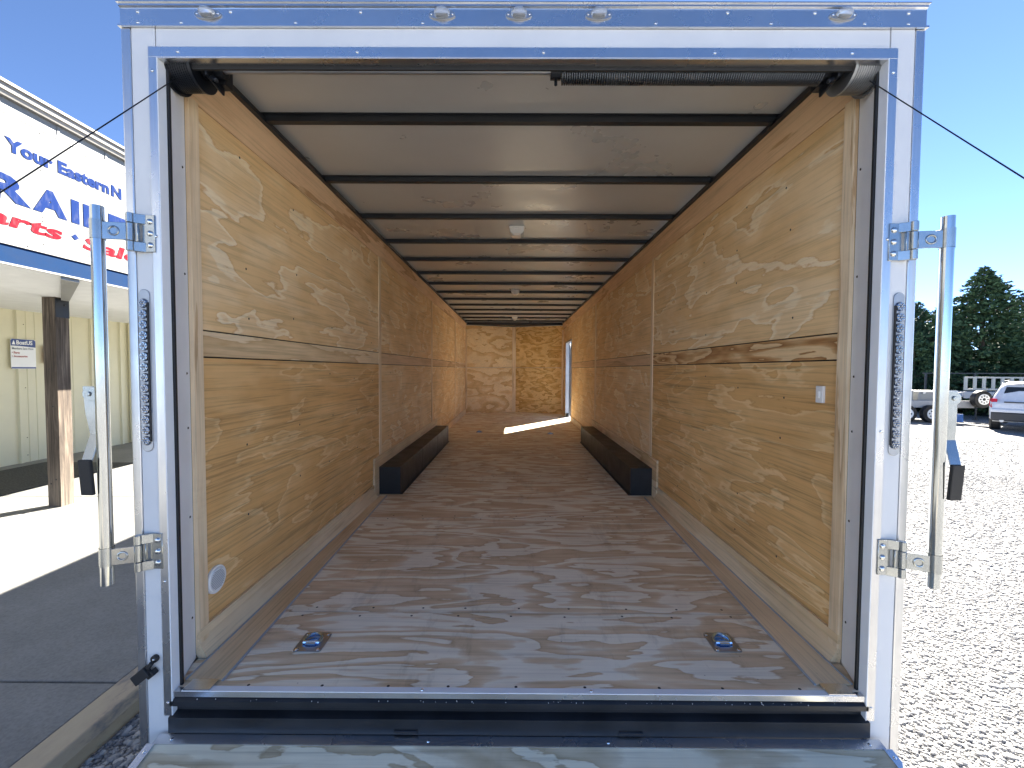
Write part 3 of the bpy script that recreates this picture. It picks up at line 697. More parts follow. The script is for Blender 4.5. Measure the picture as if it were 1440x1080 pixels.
for sx in (-1, 1): mb.dome(rp(sx * 1.218, 0.055, 0.005), (0, 0, 1), 0.006, 0.003, 8, 3, 1)
obj('ramp_edge', mb, [M['alu'], M['rivet']], rd)

# ---- cam bars swung out on hinged brackets
for sx in (-1, 1):
    YB_ = 1.345; xb = sx * 1.346
    top = 0.512 if sx < 0 else 0.488; bot = -0.708 if sx < 0 else -0.700
    p = MB(); n = 24; p.cyl((X(xb), YB_, bot), (X(xb), YB_, top), 0.0178, n, cap=False); p.cyl((X(xb), YB_, top - 0.001), (X(xb), YB_, bot + 0.001), 0.0155, n, cap=False)
    for z in (top, bot):
        vs = []; 
        for rr in (0.0178, 0.0155):
            for i in range(n): a = 2 * math.pi * i / n; vs.append((X(xb) + rr * math.cos(a), YB_ + rr * math.sin(a), z))
        p.add(vs, [(i, (i + 1) % n, n + (i + 1) % n, n + i) for i in range(n)])
    bar = obj('lock_bar', p, M['zinc_bar'], T, smooth=True, label=('plated lock bar swung out ' + ('on the building side' if sx < 0 else 'on the gravel side')))
    for zc in ((0.438, -0.615) if sx < 0 else (0.420, -0.620)):
        h = MB()
        # plate on the post with three bolts, with two leaf knuckles and an arm in between
        a, b_ = sorted((X(sx * 1.196), X(sx * 1.236)))
        h.box(a, b_, YR - 0.008, YR - 0.003, zc - 0.060, zc + 0.060)
        a, b_ = sorted((X(sx * 1.224), X(sx * 1.247)))
        for s_ in (-1, 1):
            h.prism([(X(sx * 1.224), YR - 0.008), (X(sx * 1.236), YR - 0.003), (X(sx * 1.256), YR - 0.020), (X(sx * 1.256), YR - 0.026)], 'z', zc + s_ * 0.045 - 0.0155, zc + s_ * 0.045 + 0.0155)
            h.cyl((X(sx * 1.262), YR - 0.023, zc + s_ * 0.045 - 0.0155), (X(sx * 1.262), YR - 0.023, zc + s_ * 0.045 + 0.0155), 0.0115, 16)
        h.cyl((X(sx * 1.262), YR - 0.023, zc - 0.028), (X(sx * 1.262), YR - 0.023, zc + 0.028), 0.0105, 16)
        a, b_ = sorted((X(sx * 1.240), X(sx * 1.249))); h.box(a, b_, YR - 0.021, YR - 0.012, zc - 0.03, zc + 0.03)
        # arm to the pipe
        a0 = Vector((X(sx * 1.268), YR - 0.030, zc)); a1 = Vector((X(sx * 1.332), YB_ - 0.004, zc - 0.003)); mid = (a0 + a1) / 2; d = (a1 - a0) / 2
        nrm = d.cross(Vector((0, 0, 1))).normalized()
        h.obox(mid, d, nrm * 0.002, Vector((0, 0, 0.0275)))
        # raised ring pressed into the arm
        fr = -nrm if nrm.y > 0 else nrm
        ring = [mid + d.normalized() * 0.013 * math.cos(t) + Vector((0, 0, 0.013 * math.sin(t))) + fr * 0.002 for t in np.linspace(0, 2 * math.pi, 20, endpoint=False)]
        h.tube(ring, 0.0035, 8, closed=True)
        # clamp round the pipe
        h.cyl((X(xb), YB_, zc - 0.030), (X(xb), YB_, zc + 0.030), 0.0196, 20, cap=False)
        a, b_ = sorted((X(sx * 1.362), X(sx * 1.374))); h.box(a, b_, YB_ + 0.0, YB_ + 0.008, zc - 0.034, zc + 0.030)
        o = obj('hinge_bracket', h, M['zinc'], bar, smooth=True, angle=30)
        o.modifiers.new('bevel', 'BEVEL').width = 0.0012
        bt = MB()
        for k in (-1, 0, 1): bt.dome((X(sx * 1.211), YR - 0.008, zc + k * 0.038), (0, -1, 0), 0.0098, 0.0065, 14, 4)
        obj('bolts', bt, M['rivet'], bar, smooth=True)
    # handle: pivot ear, bent flat lever, black grip
    yh = YB_ + 0.002; xp = sx * 1.385; zp = -0.085
    h = MB(); a, b_ = sorted((X(sx * 1.362), X(xp))); h.prism([(X(sx * 1.362), zp - 0.022)] + [(X(xp) + sx * 0.022 * math.cos(q_), zp + 0.022 * math.sin(q_)) for q_ in np.linspace(-math.pi / 2, math.pi / 2, 11)] + [(X(sx * 1.362), zp + 0.022)], 'y', yh - 0.007, yh - 0.003)
    h.cyl((X(xp), yh - 0.0072, zp), (X(xp), yh - 0.0115, zp), 0.0075, 12)
    w = 0.0175; px = [(xp + sx * 0.004, zp + 0.0245), (xp - sx * (-0.0) + sx * 0.004, zp - 0.05), (xp - sx * 0.004 if sx > 0 else xp + 0.018, -0.235), (xp - sx * 0.012 if sx > 0 else xp + 0.012, -0.30)]
    if sx > 0: px = [(xp, zp + 0.0245), (xp, zp - 0.06), (xp - 0.001, -0.22), (xp - 0.008, -0.30)]
    else: px = [(xp - 0.010, zp + 0.0245), (xp - 0.004, zp - 0.06), (xp + 0.010, -0.215), (xp + 0.007, -0.30)]
    ybend = [yh, yh, yh, yh - 0.028]
    vs = []
    for (x_, z_), y_ in zip(px, ybend): vs += [(X(x_ - w), y_, z_), (X(x_ + w), y_, z_), (X(x_ + w), y_ + 0.004, z_), (X(x_ - w), y_ + 0.004, z_)]
    fs = [(0, 1, 2, 3), (15, 14, 13, 12)]
    for k in range(3):
        for i in range(4): fs.append((k * 4 + i, k * 4 + (i + 1) % 4, k * 4 + 4 + (i + 1) % 4, k * 4 + 4 + i))
    h.add(vs, fs)
    obj('handle', h, M['zinc'], bar, bevel=0.0012)
    g_ = MB(); x0_, z0_ = px[-1]
    g_.obox((X(x0_ + sx * -0.001), yh - 0.029, z0_ - 0.05), (0.0195, 0, 0), (0, 0.006, 0), (sx * -0.002, -0.006, 0.058))
    obj('grip', g_, M['black_matte'], bar, bevel=0.003)
# small black latch hook on the left post, with a socket block
k = MB()
k.cyl((X(-1.232), YR - 0.012, -0.985), (X(-1.232), YR + 0.001, -0.985), 0.0125, 16)
k.obox((X(-1.252), YR - 0.022, -1.018), (0.024, 0, 0.03), (0, 0.006, 0), (0.005, 0, -0.005))
k.obox((X(-1.262), YR - 0.024, -1.030), (0.022, 0, 0.018), (0, 0.011, 0), (0.010, 0, -0.014))
k.obox((X(-1.236), YR - 0.014, -1.030), (0.010, 0, 0.008), (0, 0.012, 0), (0.006, 0, -0.008))
ko = obj('hold_back_latch', k, M['black_matte'], T, bevel=0.003)
k = MB(); k.dome((X(-1.232), YR - 0.012, -0.985), (0, -1, 0), 0.004, 0.003, 8, 3); obj('rivet_head', k, M['rivet'], ko, smooth=True)

# ------------------------------------------------------------------ shop building on the left
EX = -4.30; BX = -5.20; WX = -8.29
B = empty('shop_building', (-8.0, 6, -1.62)); tag(B, 'tan metal-sided shop with a porch canopy held up by timber posts', 'building')
M['tan_metal'] = simple('tan_metal_siding', (0.68, 0.64, 0.45), 0.5, var=0.04, vscale=2)
M['blue_trim'] = simple('blue_painted_trim', (0.006, 0.028, 0.085), 0.8, var=0.08, spec=0.08)
M['white_trim'] = simple('white_trim', (0.28, 0.28, 0.265), 0.5, var=0.05, vscale=3)
M['soffit'] = simple('pale_soffit', (0.82, 0.83, 0.82), 0.6, var=0.05)
M['grey_metal'] = simple('grey_metal_band', (0.17, 0.18, 0.185), 0.5, var=0.12, vscale=2)
M['tan_eave'] = simple('tan_gutter', (0.19, 0.18, 0.165), 0.5, var=0.08, vscale=2)
w = MB(); y = -3.0; prof = []
while y < 16:
    for dy, dx in ((0, 0), (0.20, 0), (0.215, 0.032), (0.255, 0.032), (0.27, 0)):
        prof.append((y + dy, dx))
    for dy in (0.36, 0.49): prof += [(y + dy, 0), (y + dy + 0.006, 0.007), (y + dy + 0.016, 0.007), (y + dy + 0.022, 0)]
    y += 0.61
n = len(prof)
vs = [(WX + dx, yy, -1.62) for yy, dx in prof] + [(WX + dx, yy, 0.95) for yy, dx in prof]
w.add(vs, [(i, i + 1, n + i + 1, n + i) for i in range(n - 1)])
w.box(WX - 0.2, WX - 0.01, -3, 16, -1.62, 2.2)
for k in range(0, n - 12, 14):
    for z in (-1.5, -1.2, -0.35, 0.2, 0.72): w.dome((WX, prof[k][0] + 0.12, z), (1, 0, 0), 0.008, 0.006, 6, 2, 1)
obj('metal_wall', w, [M['tan_metal'], M['screw']], B)
for yy in (8.98, 6.48):
    if yy > 8: d = MB(); d.box(WX + 0.034, WX + 0.06, yy, yy + 0.10, -1.61, 0.94); obj('wall_corner_trim', d, M['tan_metal'], B, bevel=0.004)
p = MB(); p.box(WX - 0.05, BX - 0.3, -3, 16, 0.95, 1.02); obj('porch_ceiling', p, M['soffit'], B)
# sloped soffit between fascia and post line
p = MB(); p.prism([(EX, 0.872), (EX, 0.885), (BX - 0.05, 0.83), (BX - 0.30, 0.83), (BX - 0.30, 0.945), (BX - 0.31, 0.945), (BX - 0.31, 0.805), (BX, 0.805)], 'y', -3, 16)
obj('soffit', p, M['soffit'], B)
p = MB(); p.prism([(4.02 + .12, 0.0), (4.38 + .12, 0.0), (4.30 + .12, 1.0), (4.10 + .12, 1.0)], 'x', 0, 1)
q = MB(); vs = []
for t, y0, y1 in ((0.0, 4.0, 4.17), (1.0, 4.83, 4.92)):
    x_ = EX + (BX - EX) * t; z_ = 0.872 - 0.067 * t - 0.006
    vs += [(x_, y0, z_), (x_, y1, z_), (x_, y0, z_ - 0.03), (x_, y1, z_ - 0.03)]
q.add(vs, [(0, 1, 3, 2), (4, 6, 7, 5), (0, 4, 5, 1), (2, 3, 7, 6), (0, 2, 6, 4), (1, 5, 7, 3)]); obj('soffit_joint', q, M['white_trim'], B)
p = MB(); p.box(EX, EX + 0.025, -3, 16, 0.866, 0.882); obj('drip_edge', p, M['white_trim'], B)
p = MB(); p.box(EX - 0.02, EX + 0.015, -3, 16, 0.8825, 1.035); obj('fascia', p, M['blue_trim'], B)
p = MB(); p.box(EX - 0.02, EX + 0.03, -3, 16, 1.0355, 1.085); 
for k in range(60): p.dome((EX + 0.03, -2.8 + k * 0.31, 1.06), (1, 0, 0), 0.007, 0.005, 6, 2, 1)
obj('lower_trim', p, [M['white_trim'], M['screw']], B, bevel=0.003)
p = MB(); p.box(EX - 0.3, EX - 0.004, -3, 16, 1.0355, 2.36); obj('parapet', p, M['grey_metal'], B)
p = MB(); p.box(EX - 0.0035, EX + 0.016, -3, 16, 2.138, 2.17); obj('upper_trim', p, M['blue_grey'] if 'blue_grey' in M else M['grey_metal'], B)
p = MB(); p.box(EX - 0.0035, EX + 0.006, -3, 16, 2.1705, 2.262)
for k in range(40): p.box(EX + 0.0062, EX + 0.012, -2.9 + k * 0.46, -2.9 + k * 0.46 + 0.02, 2.171, 2.262)
obj('upper_band', p, M['grey_metal'], B)
p = MB(); p.prism([(EX - 0.02, 2.2625), (EX + 0.05, 2.2625), (EX + 0.06, 2.295), (EX + 0.075, 2.30), (EX + 0.08, 2.345), (EX + 0.10, 2.35), (EX + 0.10, 2.372), (EX - 0.6, 2.42), (EX - 0.6, 2.36), (EX - 0.02, 2.36)], 'y', -3, 16); obj('eave', p, M['tan_eave'], B)
# timber posts
def timber_mat():
    m, nt, b = newmat('weathered_timber')
    v = mapping(nt, (9, 9, 0.7)); n = noise(nt, v, 2.2, 5, 0.65, dist=0.8); n2 = noise(nt, mapping(nt, (60, 60, 1.5)), 1, 4, 0.7)
    c = ramp(nt, n.outputs[0], [(0.3, (0.04, 0.03, 0.024)), (0.5, (0.11, 0.085, 0.065)), (0.68, (0.22, 0.18, 0.14)), (0.8, (0.12, 0.09, 0.07))])
    s = ramp(nt, n2.outputs[0], [(0.35, 0.55), (0.6, 1.15)])
    base = mix(nt, 1.0, c.outputs[0], s.outputs[0], 'MULTIPLY')
    tc = nt.nodes.new('ShaderNodeTexCoord'); sp_ = nt.nodes.new('ShaderNodeSeparateXYZ'); nt.links.new(tc.outputs['Object'], sp_.inputs[0])
    # paler towards the lower end
    z = math_(nt, 'MULTIPLY_ADD', n.outputs[0], 0.5, sp_.outputs[2]); k = ramp(nt, z, [(0.25, 1.0), (0.85, 0.0)])
    base = mix(nt, math_(nt, 'MULTIPLY', k.outputs[0], 0.4), base, mix(nt, 1.0, (0.26, 0.22, 0.175), s.outputs[0], 'MULTIPLY'))
    nt.links.new(base, b.inputs['Base Color']); b.inputs['Roughness'].default_value = 0.85; bump(nt, b, n2.outputs[0], 0.7, 0.006); return m
M['timber'] = timber_mat()
for py in (4.80, 0.6, 9.0):
    p = MB(); p.box(BX - 0.19, BX - 0.04, py, py + 0.15, -1.62, 0.803)
    if py == 4.80:
        for fx, z in ((-0.13, -0.02), (-0.10, -0.45), (-.15, -1.35), (-0.09, -1.3)): p.dome((BX + fx, py, z), (0, -1, 0), 0.012, 0.004, 10, 3, 1)
    po = obj('post', p, [M['timber'], M['screw']], B, bevel=0.006)
    q = MB(); q.box(BX - 0.0398, BX - 0.035, py + 0.0, py + 0.152, 0.575, 0.79); q.dome((BX - 0.035, py + 0.10, 0.72), (1, 0, 0), 0.014, 0.01, 6, 2); obj('metal_plate', q, M['black'], po, bevel=0.001)

# text helper: flat lettering turned into a mesh standing on a wall facing +x (reading towards +y)
def lettering(txt, size, x, y, z, mat, parent, weight=0.0, sx=1.0, shear=0.0, depth=0.001, name='lettering', spacing=1.0):
    cu = bpy.data.curves.new(name, 'FONT'); cu.body = txt; cu.size = size; cu.offset = weight; cu.extrude = depth; cu.shear = shear; cu.resolution_u = 3; cu.space_character = spacing
    o = bpy.data.objects.new(name, cu); COL.objects.link(o)
    dg = bpy.context.evaluated_depsgraph_get(); me = bpy.data.meshes.new_from_object(o.evaluated_get(dg))
    COL.objects.unlink(o); bpy.data.objects.remove(o)
    me.transform(Matrix(((0, 0, 1, 0), (sx, 0, 0, 0), (0, 1, 0, 0), (0, 0, 0, 1))))
    me.materials.clear(); me.materials.append(mat)
    ob = bpy.data.objects.new(name, me); COL.objects.link(ob); ob.parent = parent
    ob.location = Vector((x, y, z)) - wloc(parent)
    return ob
def faded(name, col):
    m, nt, b = newmat(name); n = noise(nt, mapping(nt, (1, 6, 2)), 5, 5, 0.7)
    r = ramp(nt, n.outputs[0], [(0.5, col), (0.8, [c * 0.8 + 0.05 for c in col])]); nt.links.new(r.outputs[0], b.inputs['Base Color']); b.inputs['Roughness'].default_value = 0.9; b.inputs['Specular IOR Level'].default_value = 0.05; return m
M['sign_white'] = simple('sign_face_white', (0.25, 0.255, 0.25), 0.8, spec=0.1, var=0.05, vscale=3)
M['sign_blue'] = faded('faded_blue_vinyl', (0.010, 0.028, 0.12)); M['sign_red'] = faded('faded_red_vinyl', (0.26, 0.010, 0.02))
SG = empty('shop_sign', (EX, 5, 1.088)); tag(SG, 'big white sign above the porch with blue and red lettering', 'sign')
s = MB(); SXF = EX + 0.012
for k, z0, z1 in ((0, 1.0865, 1.345), (1, 1.347, 1.80), (2, 1.802, 2.136)): s.box(EX - 0.003, SXF, -2.5, 12, z0, z1)
for k in range(26):
    for z in (1.12, 1.325, 1.365, 1.78, 1.82, 2.11): s.dome((SXF, -2.3 + k * 0.41, z), (1, 0, 0), 0.006, 0.004, 6, 2, 1)
obj('sign_face', s, [M['sign_white'], M['screw']], SG)
XL = SXF + 0.003
def fit(txt, y0, y1, z0, z1, mat, weight, shear=0.0):
    size = (z1 - z0) / 0.72
    o = lettering(txt, size, XL, y0, z0, mat, SG, weight, 1.0, shear)
    co = np.empty(len(o.data.vertices) * 3); o.data.vertices.foreach_get('co', co); co = co.reshape(-1, 3)
    a, b_ = co[:, 1].min(), co[:, 1].max(); c, d_ = co[:, 2].min(), co[:, 2].max()
    co[:, 1] = (co[:, 1] - a) * (y1 - y0) / (b_ - a); co[:, 2] = (co[:, 2] - c) * (z1 - z0) / (d_ - c)
    o.data.vertices.foreach_set('co', co.reshape(-1)); return o
fit('Your Eastern', 3.578, 4.492, 1.826, 1.945, M['sign_blue'], 0.0075)
fit('N', 4.515, 4.63, 1.826, 1.943, M['sign_blue'], 0.0075)
for ch, ya, yb in (('T', 3.10, 3.40), ('R', 3.44, 3.76), ('A', 3.775, 4.06), ('I', 4.10, 4.175), ('L', 4.214, 4.445), ('E', 4.474, 4.72), ('R', 4.76, 5.08)): fit(ch, ya, yb, 1.405, 1.628, M['sign_blue'], 0.016)
fit('Parts', 3.235, 4.014, 1.195, 1.325, M['sign_red'], 0.0055, 0.15)
fit('Sales', 4.20, 4.98, 1.180, 1.31, M['sign_red'], 0.0055, 0.15)
d = MB(); d.prism([(4.13 - 0.035, 1.27), (4.13, 1.30), (4.13 + 0.035, 1.27), (4.13, 1.24)], 'x', SXF + 0.002, SXF + 0.004); obj('diamond_mark', d, M['sign_blue'], SG)

# members sign on the wall, small dark frame, door mat
M['navy'] = simple('navy_print', (0.03, 0.06, 0.22), 0.4); M['grey_print'] = simple('grey_print', (0.18, 0.2, 0.24), 0.5); M['red_print'] = simple('red_print', (0.42, 0.06, 0.05), 0.5)
WS = empty('wall_sign', (WX + 0.034, 7.05, -0.03)); tag(WS, 'small white wall sign with a navy header beside the timber post', 'sign')
xs = WX + 0.034; s = MB()
y0, y1, z0, z1 = 6.87, 7.23, -0.03, 0.468; r = 0.02; pts = []
for cy_, cz_, a0 in ((y1 - r, z1 - r, 0), (y0 + r, z1 - r, 90), (y0 + r, z0 + r, 180), (y1 - r, z0 + r, 270)):
    for i in range(5): a = R(a0 + 22.5 * i); pts.append((cy_ + r * math.cos(a), cz_ + r * math.sin(a)))
s.prism(pts, 'x', xs, xs + 0.006); obj('sign_plate', s, M['plastic_white'], WS)
h = MB(); h.prism([(y0 + .002, 0.355), (7.0, 0.352), (y1 - .002, 0.335), (y1 - .002, 0.44), (y1 - .02, 0.463), (y0 + .02, 0.466), (y0 + .002, 0.445)], 'x', xs + 0.0061, xs + 0.008); h.box(xs + 0.0061, xs + 0.008, y0 + .004, y1 - .004, -0.024, 0.0)
h.add([], []); obj('navy_header', h, M['navy'], WS)
xt = xs + 0.0095
lettering('BoatUS', 0.095, xt, 6.945, 0.378, M['plastic_white'], WS, 0.0022, 0.82, depth=0.0005)
t_ = MB(); t_.prism([(6.885, 0.375), (6.935, 0.375), (6.912, 0.445)], 'x', xs + 0.0081, xs + 0.0095); obj('sail_mark', t_, M['plastic_white'], WS)
lettering('Members Save Here', 0.052, xt, 6.885, 0.293, M['grey_print'], WS, 0.0004, 0.72, depth=0.0005)
lettering('• Parts', 0.048, xt, 6.882, 0.225, M['red_print'], WS, 0.0006, 0.85, depth=0.0005)
lettering('• Accessories', 0.048, xt, 6.882, 0.165, M['red_print'], WS, 0.0006, 0.85, depth=0.0005)
FR = empty('notice_frame', (WX + 0.034, 7.5, 0.05)); tag(FR, 'small dark notice with a red border half behind the timber post', 'sign')
s = MB(); s.box(xs, xs + 0.02, 7.36, 7.72, 0.06, 0.38); obj('frame', s, M['red_print'], FR, bevel=0.003)
s = MB(); s.box(xs + 0.0201, xs + 0.023, 7.40, 7.68, 0.085, 0.355); obj('notice_panel', s, M['black'], FR)
def mat_mat():
    m, nt, b = newmat('ribbed_rubber'); v = mapping(nt, (40, 40, 40)); vo = nt.nodes.new('ShaderNodeTexVoronoi'); nt.links.new(v, vo.inputs['Vector']); vo.inputs['Scale'].default_value = 1
    c = ramp(nt, vo.outputs['Distance'], [(0.2, (0.008, 0.009, 0.011)), (0.6, (0.035, 0.037, 0.04))]); nt.links.new(c.outputs[0], b.inputs['Base Color']); b.inputs['Roughness'].default_value = 0.7; bump(nt, b, vo.outputs['Distance'], 0.6, .01); return m
s = MB(); s.box(-7.95, -6.42, 4.6, 7.05, -1.6195, -1.607)
o = obj('door_mat', s, mat_mat(), bevel=0.004); tag(o, 'wide black ribbed rubber mat lying at the shop wall', 'mat')

# ------------------------------------------------------------------ white SUV
def suv(loc, rz):
    V = empty('parked_car', loc, rz); tag(V, 'white SUV parked on the gravel, its tail towards the trailer', 'car')
    wp = simple('white_car_paint', (0.64, 0.65, 0.67), 0.25, var=0.01); dk = simple('dark_car_plastic', (0.035, 0.037, 0.04), 0.5)
    # stations along the length (y back to front): y, zbottom, zbelt, zroof, half width at belt, half width at roof
    st = [(-2.46, .62, .98, .99, .80, .74), (-2.44, .42, 1.02, 1.04, .90, .80), (-2.36, .36, 1.06, 1.10, .96, .80), (-2.22, .34, 1.09, 1.34, .985, .77), (-2.02, .34, 1.10, 1.66, .995, .72), (-1.85, .34, 1.10, 1.735, 1.0, .71), (-0.8, .34, 1.09, 1.775, 1.0, .72), (0.2, .34, 1.07, 1.76, 1.0, .71), (0.75, .34, 1.06, 1.66, 1.0, .69), (1.35, .34, 1.05, 1.20, .99, .74), (1.5, .34, 1.05, 1.09, .985, .80), (2.2, .36, 1.0, 1.02, .95, .80), (2.48, .42, .86, .88, .82, .70)]
    def ring(y, zb, zt, zr, w, wr):
        h = [(w * .90, zb), (w * .985, zb + .12), (w, (zb + zt) / 2), (w * .985, zt), (wr + (w - wr) * .10, zt + (zr - zt) * .88), (wr * .86, zr), (wr * .4, zr + .012)]
        return [(x, y, z) for x, z in h] + [(-x, y, z) for x, z in reversed(h)]
    mb = MB(); rs = [ring(*s_) for s_ in st]; n = len(rs[0])
    vs = [p for r_ in rs for p in r_]; fs = [tuple(range(n - 1, -1, -1)), tuple(range((len(rs) - 1) * n, len(rs) * n))]
    for i in range(len(rs) - 1):
        for k in range(n): fs.append((i * n + k, i * n + (k + 1) % n, (i + 1) * n + (k + 1) % n, (i + 1) * n + k))
    mb.add(vs, fs); body = obj('body', mb, wp, V, local=True, smooth=True, angle=40)
    g_ = MB()   # rear window follows the tailgate slope
    g_.add([(-.70, -2.335, 1.13), (.70, -2.335, 1.13), (.60, -2.075, 1.60), (-.60, -2.075, 1.60), (-.70, -2.315, 1.13), (.70, -2.315, 1.13), (.60, -2.055, 1.60), (-.60, -2.055, 1.60)], [(0, 1, 2, 3), (4, 7, 6, 5), (0, 4, 5, 1), (1, 5, 6, 2), (2, 6, 7, 3), (3, 7, 4, 0)])
    obj('rear_window', g_, M['car_glass'], V, local=True)
    for sx in (-1, 1):
        for y0, y1, t0, t1 in ((-2.08, -1.25, -1.80, -1.25), (-1.18, -0.28, -1.18, -0.28), (-0.2, 1.1, -0.2, 0.62)):
            q = MB(); q.add([(sx * .975, y0, 1.14), (sx * .975, y1, 1.14), (sx * .775, t1, 1.62), (sx * .775, t0, 1.62), (sx * .95, y0, 1.14), (sx * .95, y1, 1.14), (sx * .75, t1, 1.62), (sx * .75, t0, 1.62)], [(0, 1, 2, 3), (4, 7, 6, 5), (0, 4, 5, 1), (1, 5, 6, 2), (2, 6, 7, 3), (3, 7, 4, 0)])
            obj('side_window', q, M['car_glass'], V, local=True)
        q = MB(); q.add([(sx * .80, -2.455, .86), (sx * .93, -2.425, .86), (sx * 1.0, -2.2, .92), (sx * .99, -2.18, 1.16), (sx * .92, -2.36, 1.18), (sx * .78, -2.40, 1.16), (sx * .8, -2.3, .86), (sx * .93, -2.2, .86), (sx * .78, -2.3, 1.16), (sx * .9, -2.2, 1.18)], [(0, 1, 4, 5), (1, 2, 3, 4), (0, 6, 7, 1), (5, 4, 9, 8), (0, 5, 8, 6)])
        obj('tail_light', q, simple('red_lens', (0.5, 0.012, 0.02), 0.15), V, local=True)
        for y in (-1.45, 1.5):
            q = MB(); q.cyl((sx * .74, y, .37), (sx * .985, y, .37), .37, 28); t_ = obj('wheel', q, M['black_matte'], V, local=True, bevel=.03)
            q = MB(); q.cyl((sx * .986, y, .37), (sx * 1.0, y, .37), .24, 24); obj('rim', q, M['alu_dull'], t_, local=True)
            q = MB()
            q.cyl((sx * .95, y, .40), (sx * 1.006, y, .40), .42, 28); obj('wheel_arch', q, dk, V, local=True)
        q = MB(); q.cyl((sx * .66, -2.50, .40), (sx * .66, -2.3, .40), .055, 14); obj('exhaust', q, M['alu_dull'], V, local=True, smooth=True)
        q = MB(); q.box(sx * .68 - .02, sx * .68 + .02, -1.7, 0.3, 1.79, 1.815); obj('roof_rail', q, dk, V, local=True)
    q = MB(); q.prism([(-2.50, .40), (-2.52, .66), (-2.47, .74), (-2.2, .74), (-2.2, .36)], 'x', -.92, .92); obj('bumper', q, dk, V, local=True, bevel=.03)
    q = MB(); q.prism([(-2.53, .70), (-2.53, .80), (-2.48, .84), (-2.3, .84), (-2.3, .70)], 'x', -.93, .93); obj('bumper_top', q, wp, V, local=True, bevel=.02)
    q = MB(); q.box(-.62, .62, -2.475, -2.44, 1.045, 1.085); obj('tailgate_trim', q, dk, V, local=True)
    q = MB(); q.box(-.16, .16, -2.49, -2.475, .88, 1.01); obj('licence_plate', q, simple('plate_blue_grey', (0.22, 0.27, 0.36), 0.4), V, local=True)
    q = MB(); q.box(-.72, .72, -2.12, -1.95, 1.70, 1.735); obj('spoiler', q, wp, V, local=True, bevel=.01)
    return V
sg = gz(18)
suv((19.75, 15.9, sg), R(-53))

# ------------------------------------------------------------------ parked flat trailers
M['galv'] = metal('galvanised_steel', (0.66, 0.67, 0.68), 0.4)
M['galv_paint'] = simple('pale_grey_paint', (0.36, 0.37, 0.38), 0.45, metal=0.2)
def flat_trailer(loc, rz, label, rails, boxes, length=6.5, deck=0.75, h_rail=0.55, n_wheels=2, spare=False):
    U = empty('utility_trailer', loc, rz); tag(U, label, 'trailer', None)
    L2 = length / 2
    q = MB(); q.box(-L2, L2, -1.0, 1.0, deck - .2, deck); q.box(-L2, L2, -1.05, -1.002, deck - .26, deck + .04); obj('deck', q, M['galv_paint'], U, local=True, bevel=.01)
    q = MB(); q.prism([(L2, -0.4), (L2 + 1.4, -0.04), (L2 + 1.4, 0.04), (L2, 0.4), (L2, 0.3), (L2 + 1.1, 0), (L2, -0.3)], 'z', deck - .2, deck - .1); obj('drawbar', q, M['black'], U, local=True)
    q = MB(); q.cyl((L2 + 1.0, -.1, 0.02), (L2 + 1.0, -.1, deck + .15), .03, 8); q.box(L2 + .92, L2 + 1.08, -.18, -.02, 0, .03); obj('jack', q, M['black'], U, local=True)
    for i in range(n_wheels):
        xx = -0.6 + i * 0.95
        for sy in (-1, 1):
            q = MB(); q.cyl((xx, sy * 1.08, .36), (xx, sy * 1.28, .36), .36, 24); wo = obj('wheel', q, M['black_matte'], U, local=True, bevel=.02)
            q = MB(); q.cyl((xx, sy * 1.281, .36), (xx, sy * 1.29, .36), .21, 20)
            for k in range(6): q.cyl((xx + .12 * math.cos(k), sy * 1.29, .36 + .12 * math.sin(k)), (xx + .12 * math.cos(k), sy * 1.296, .36 + .12 * math.sin(k)), .03, 8, 1)
            obj('rim', q, [M['plastic_white'], M['black']], wo, local=True)
    if rails:
        q = MB(); z0 = deck + .12; z1 = z0 + h_rail
        for sy in (-1, ):
            q.box(-L2, L2, sy * 1.03 - .03, sy * 1.03 + .03, z1 - .07, z1); q.box(-L2, L2, sy * 1.03 - .03, sy * 1.03 + .03, z0, z0 + .08)
            xx = -L2
            while xx < L2: q.box(xx, xx + .12, sy * 1.03 - .028, sy * 1.03 + .028, z0 + .08, z1 - .07); xx += .40
        obj('side_rail', q, M['alu_pale'], U, local=True)
        q = MB(); q.box(-L2 - .1, L2, .9, .98, z1 + .12, z1 + .17)
        for xx in np.linspace(-L2, L2 - .1, 5): q.box(xx, xx + .07, .9, .97, deck, z1 + .12)
        obj('rack', q, M['black'], U, local=True)
    for (x0, x1, hh) in boxes:
        q = MB(); q.box(x0, x1, -.9, -.3, deck + .002, deck + hh); o = obj('tool_box', q, M['white_trim'], U, local=True, bevel=.02)
        q = MB(); q.box(x0 - .02, x1 + .02, -.92, -.28, deck + hh + .002, deck + hh + .05)
        for xx in np.linspace(x0 + .2, x1 - .2, 3): q.box(xx - .05, xx + .05, -.935, -.921, deck + hh - .06, deck + hh + .03)
        obj('lid', q, M['galv'], o, local=True)
    if spare:
        q = MB(); q.cyl((L2 + .1, -1.30, deck + .12), (L2 + .1, -1.08, deck + .12), .36, 28, 0); so = obj('spare_wheel', q, M['black_matte'], U, local=True, bevel=.03)
        q = MB(); q.cyl((L2 + .1, -1.32, deck + .12), (L2 + .1, -1.302, deck + .12), .22, 24)
        for k in range(8):
            a = k * math.pi / 4; q.cyl((L2 + .1 + .14 * math.cos(a), -1.32, deck + .12 + .14 * math.sin(a)), (L2 + .1 + .14 * math.cos(a), -1.326, deck + .12 + .14 * math.sin(a)), .03, 8, 1)
        q.dome((L2 + .1, -1.32, deck + .12), (0, -1, 0), .06, .03, 10, 3, 1)
        obj('rim', q, [M['plastic_white'], M['black']], so, local=True)
    return U
M['alu_pale'] = simple('pale_aluminium_rail', (0.36, 0.36, 0.33), 0.45, metal=0.3)
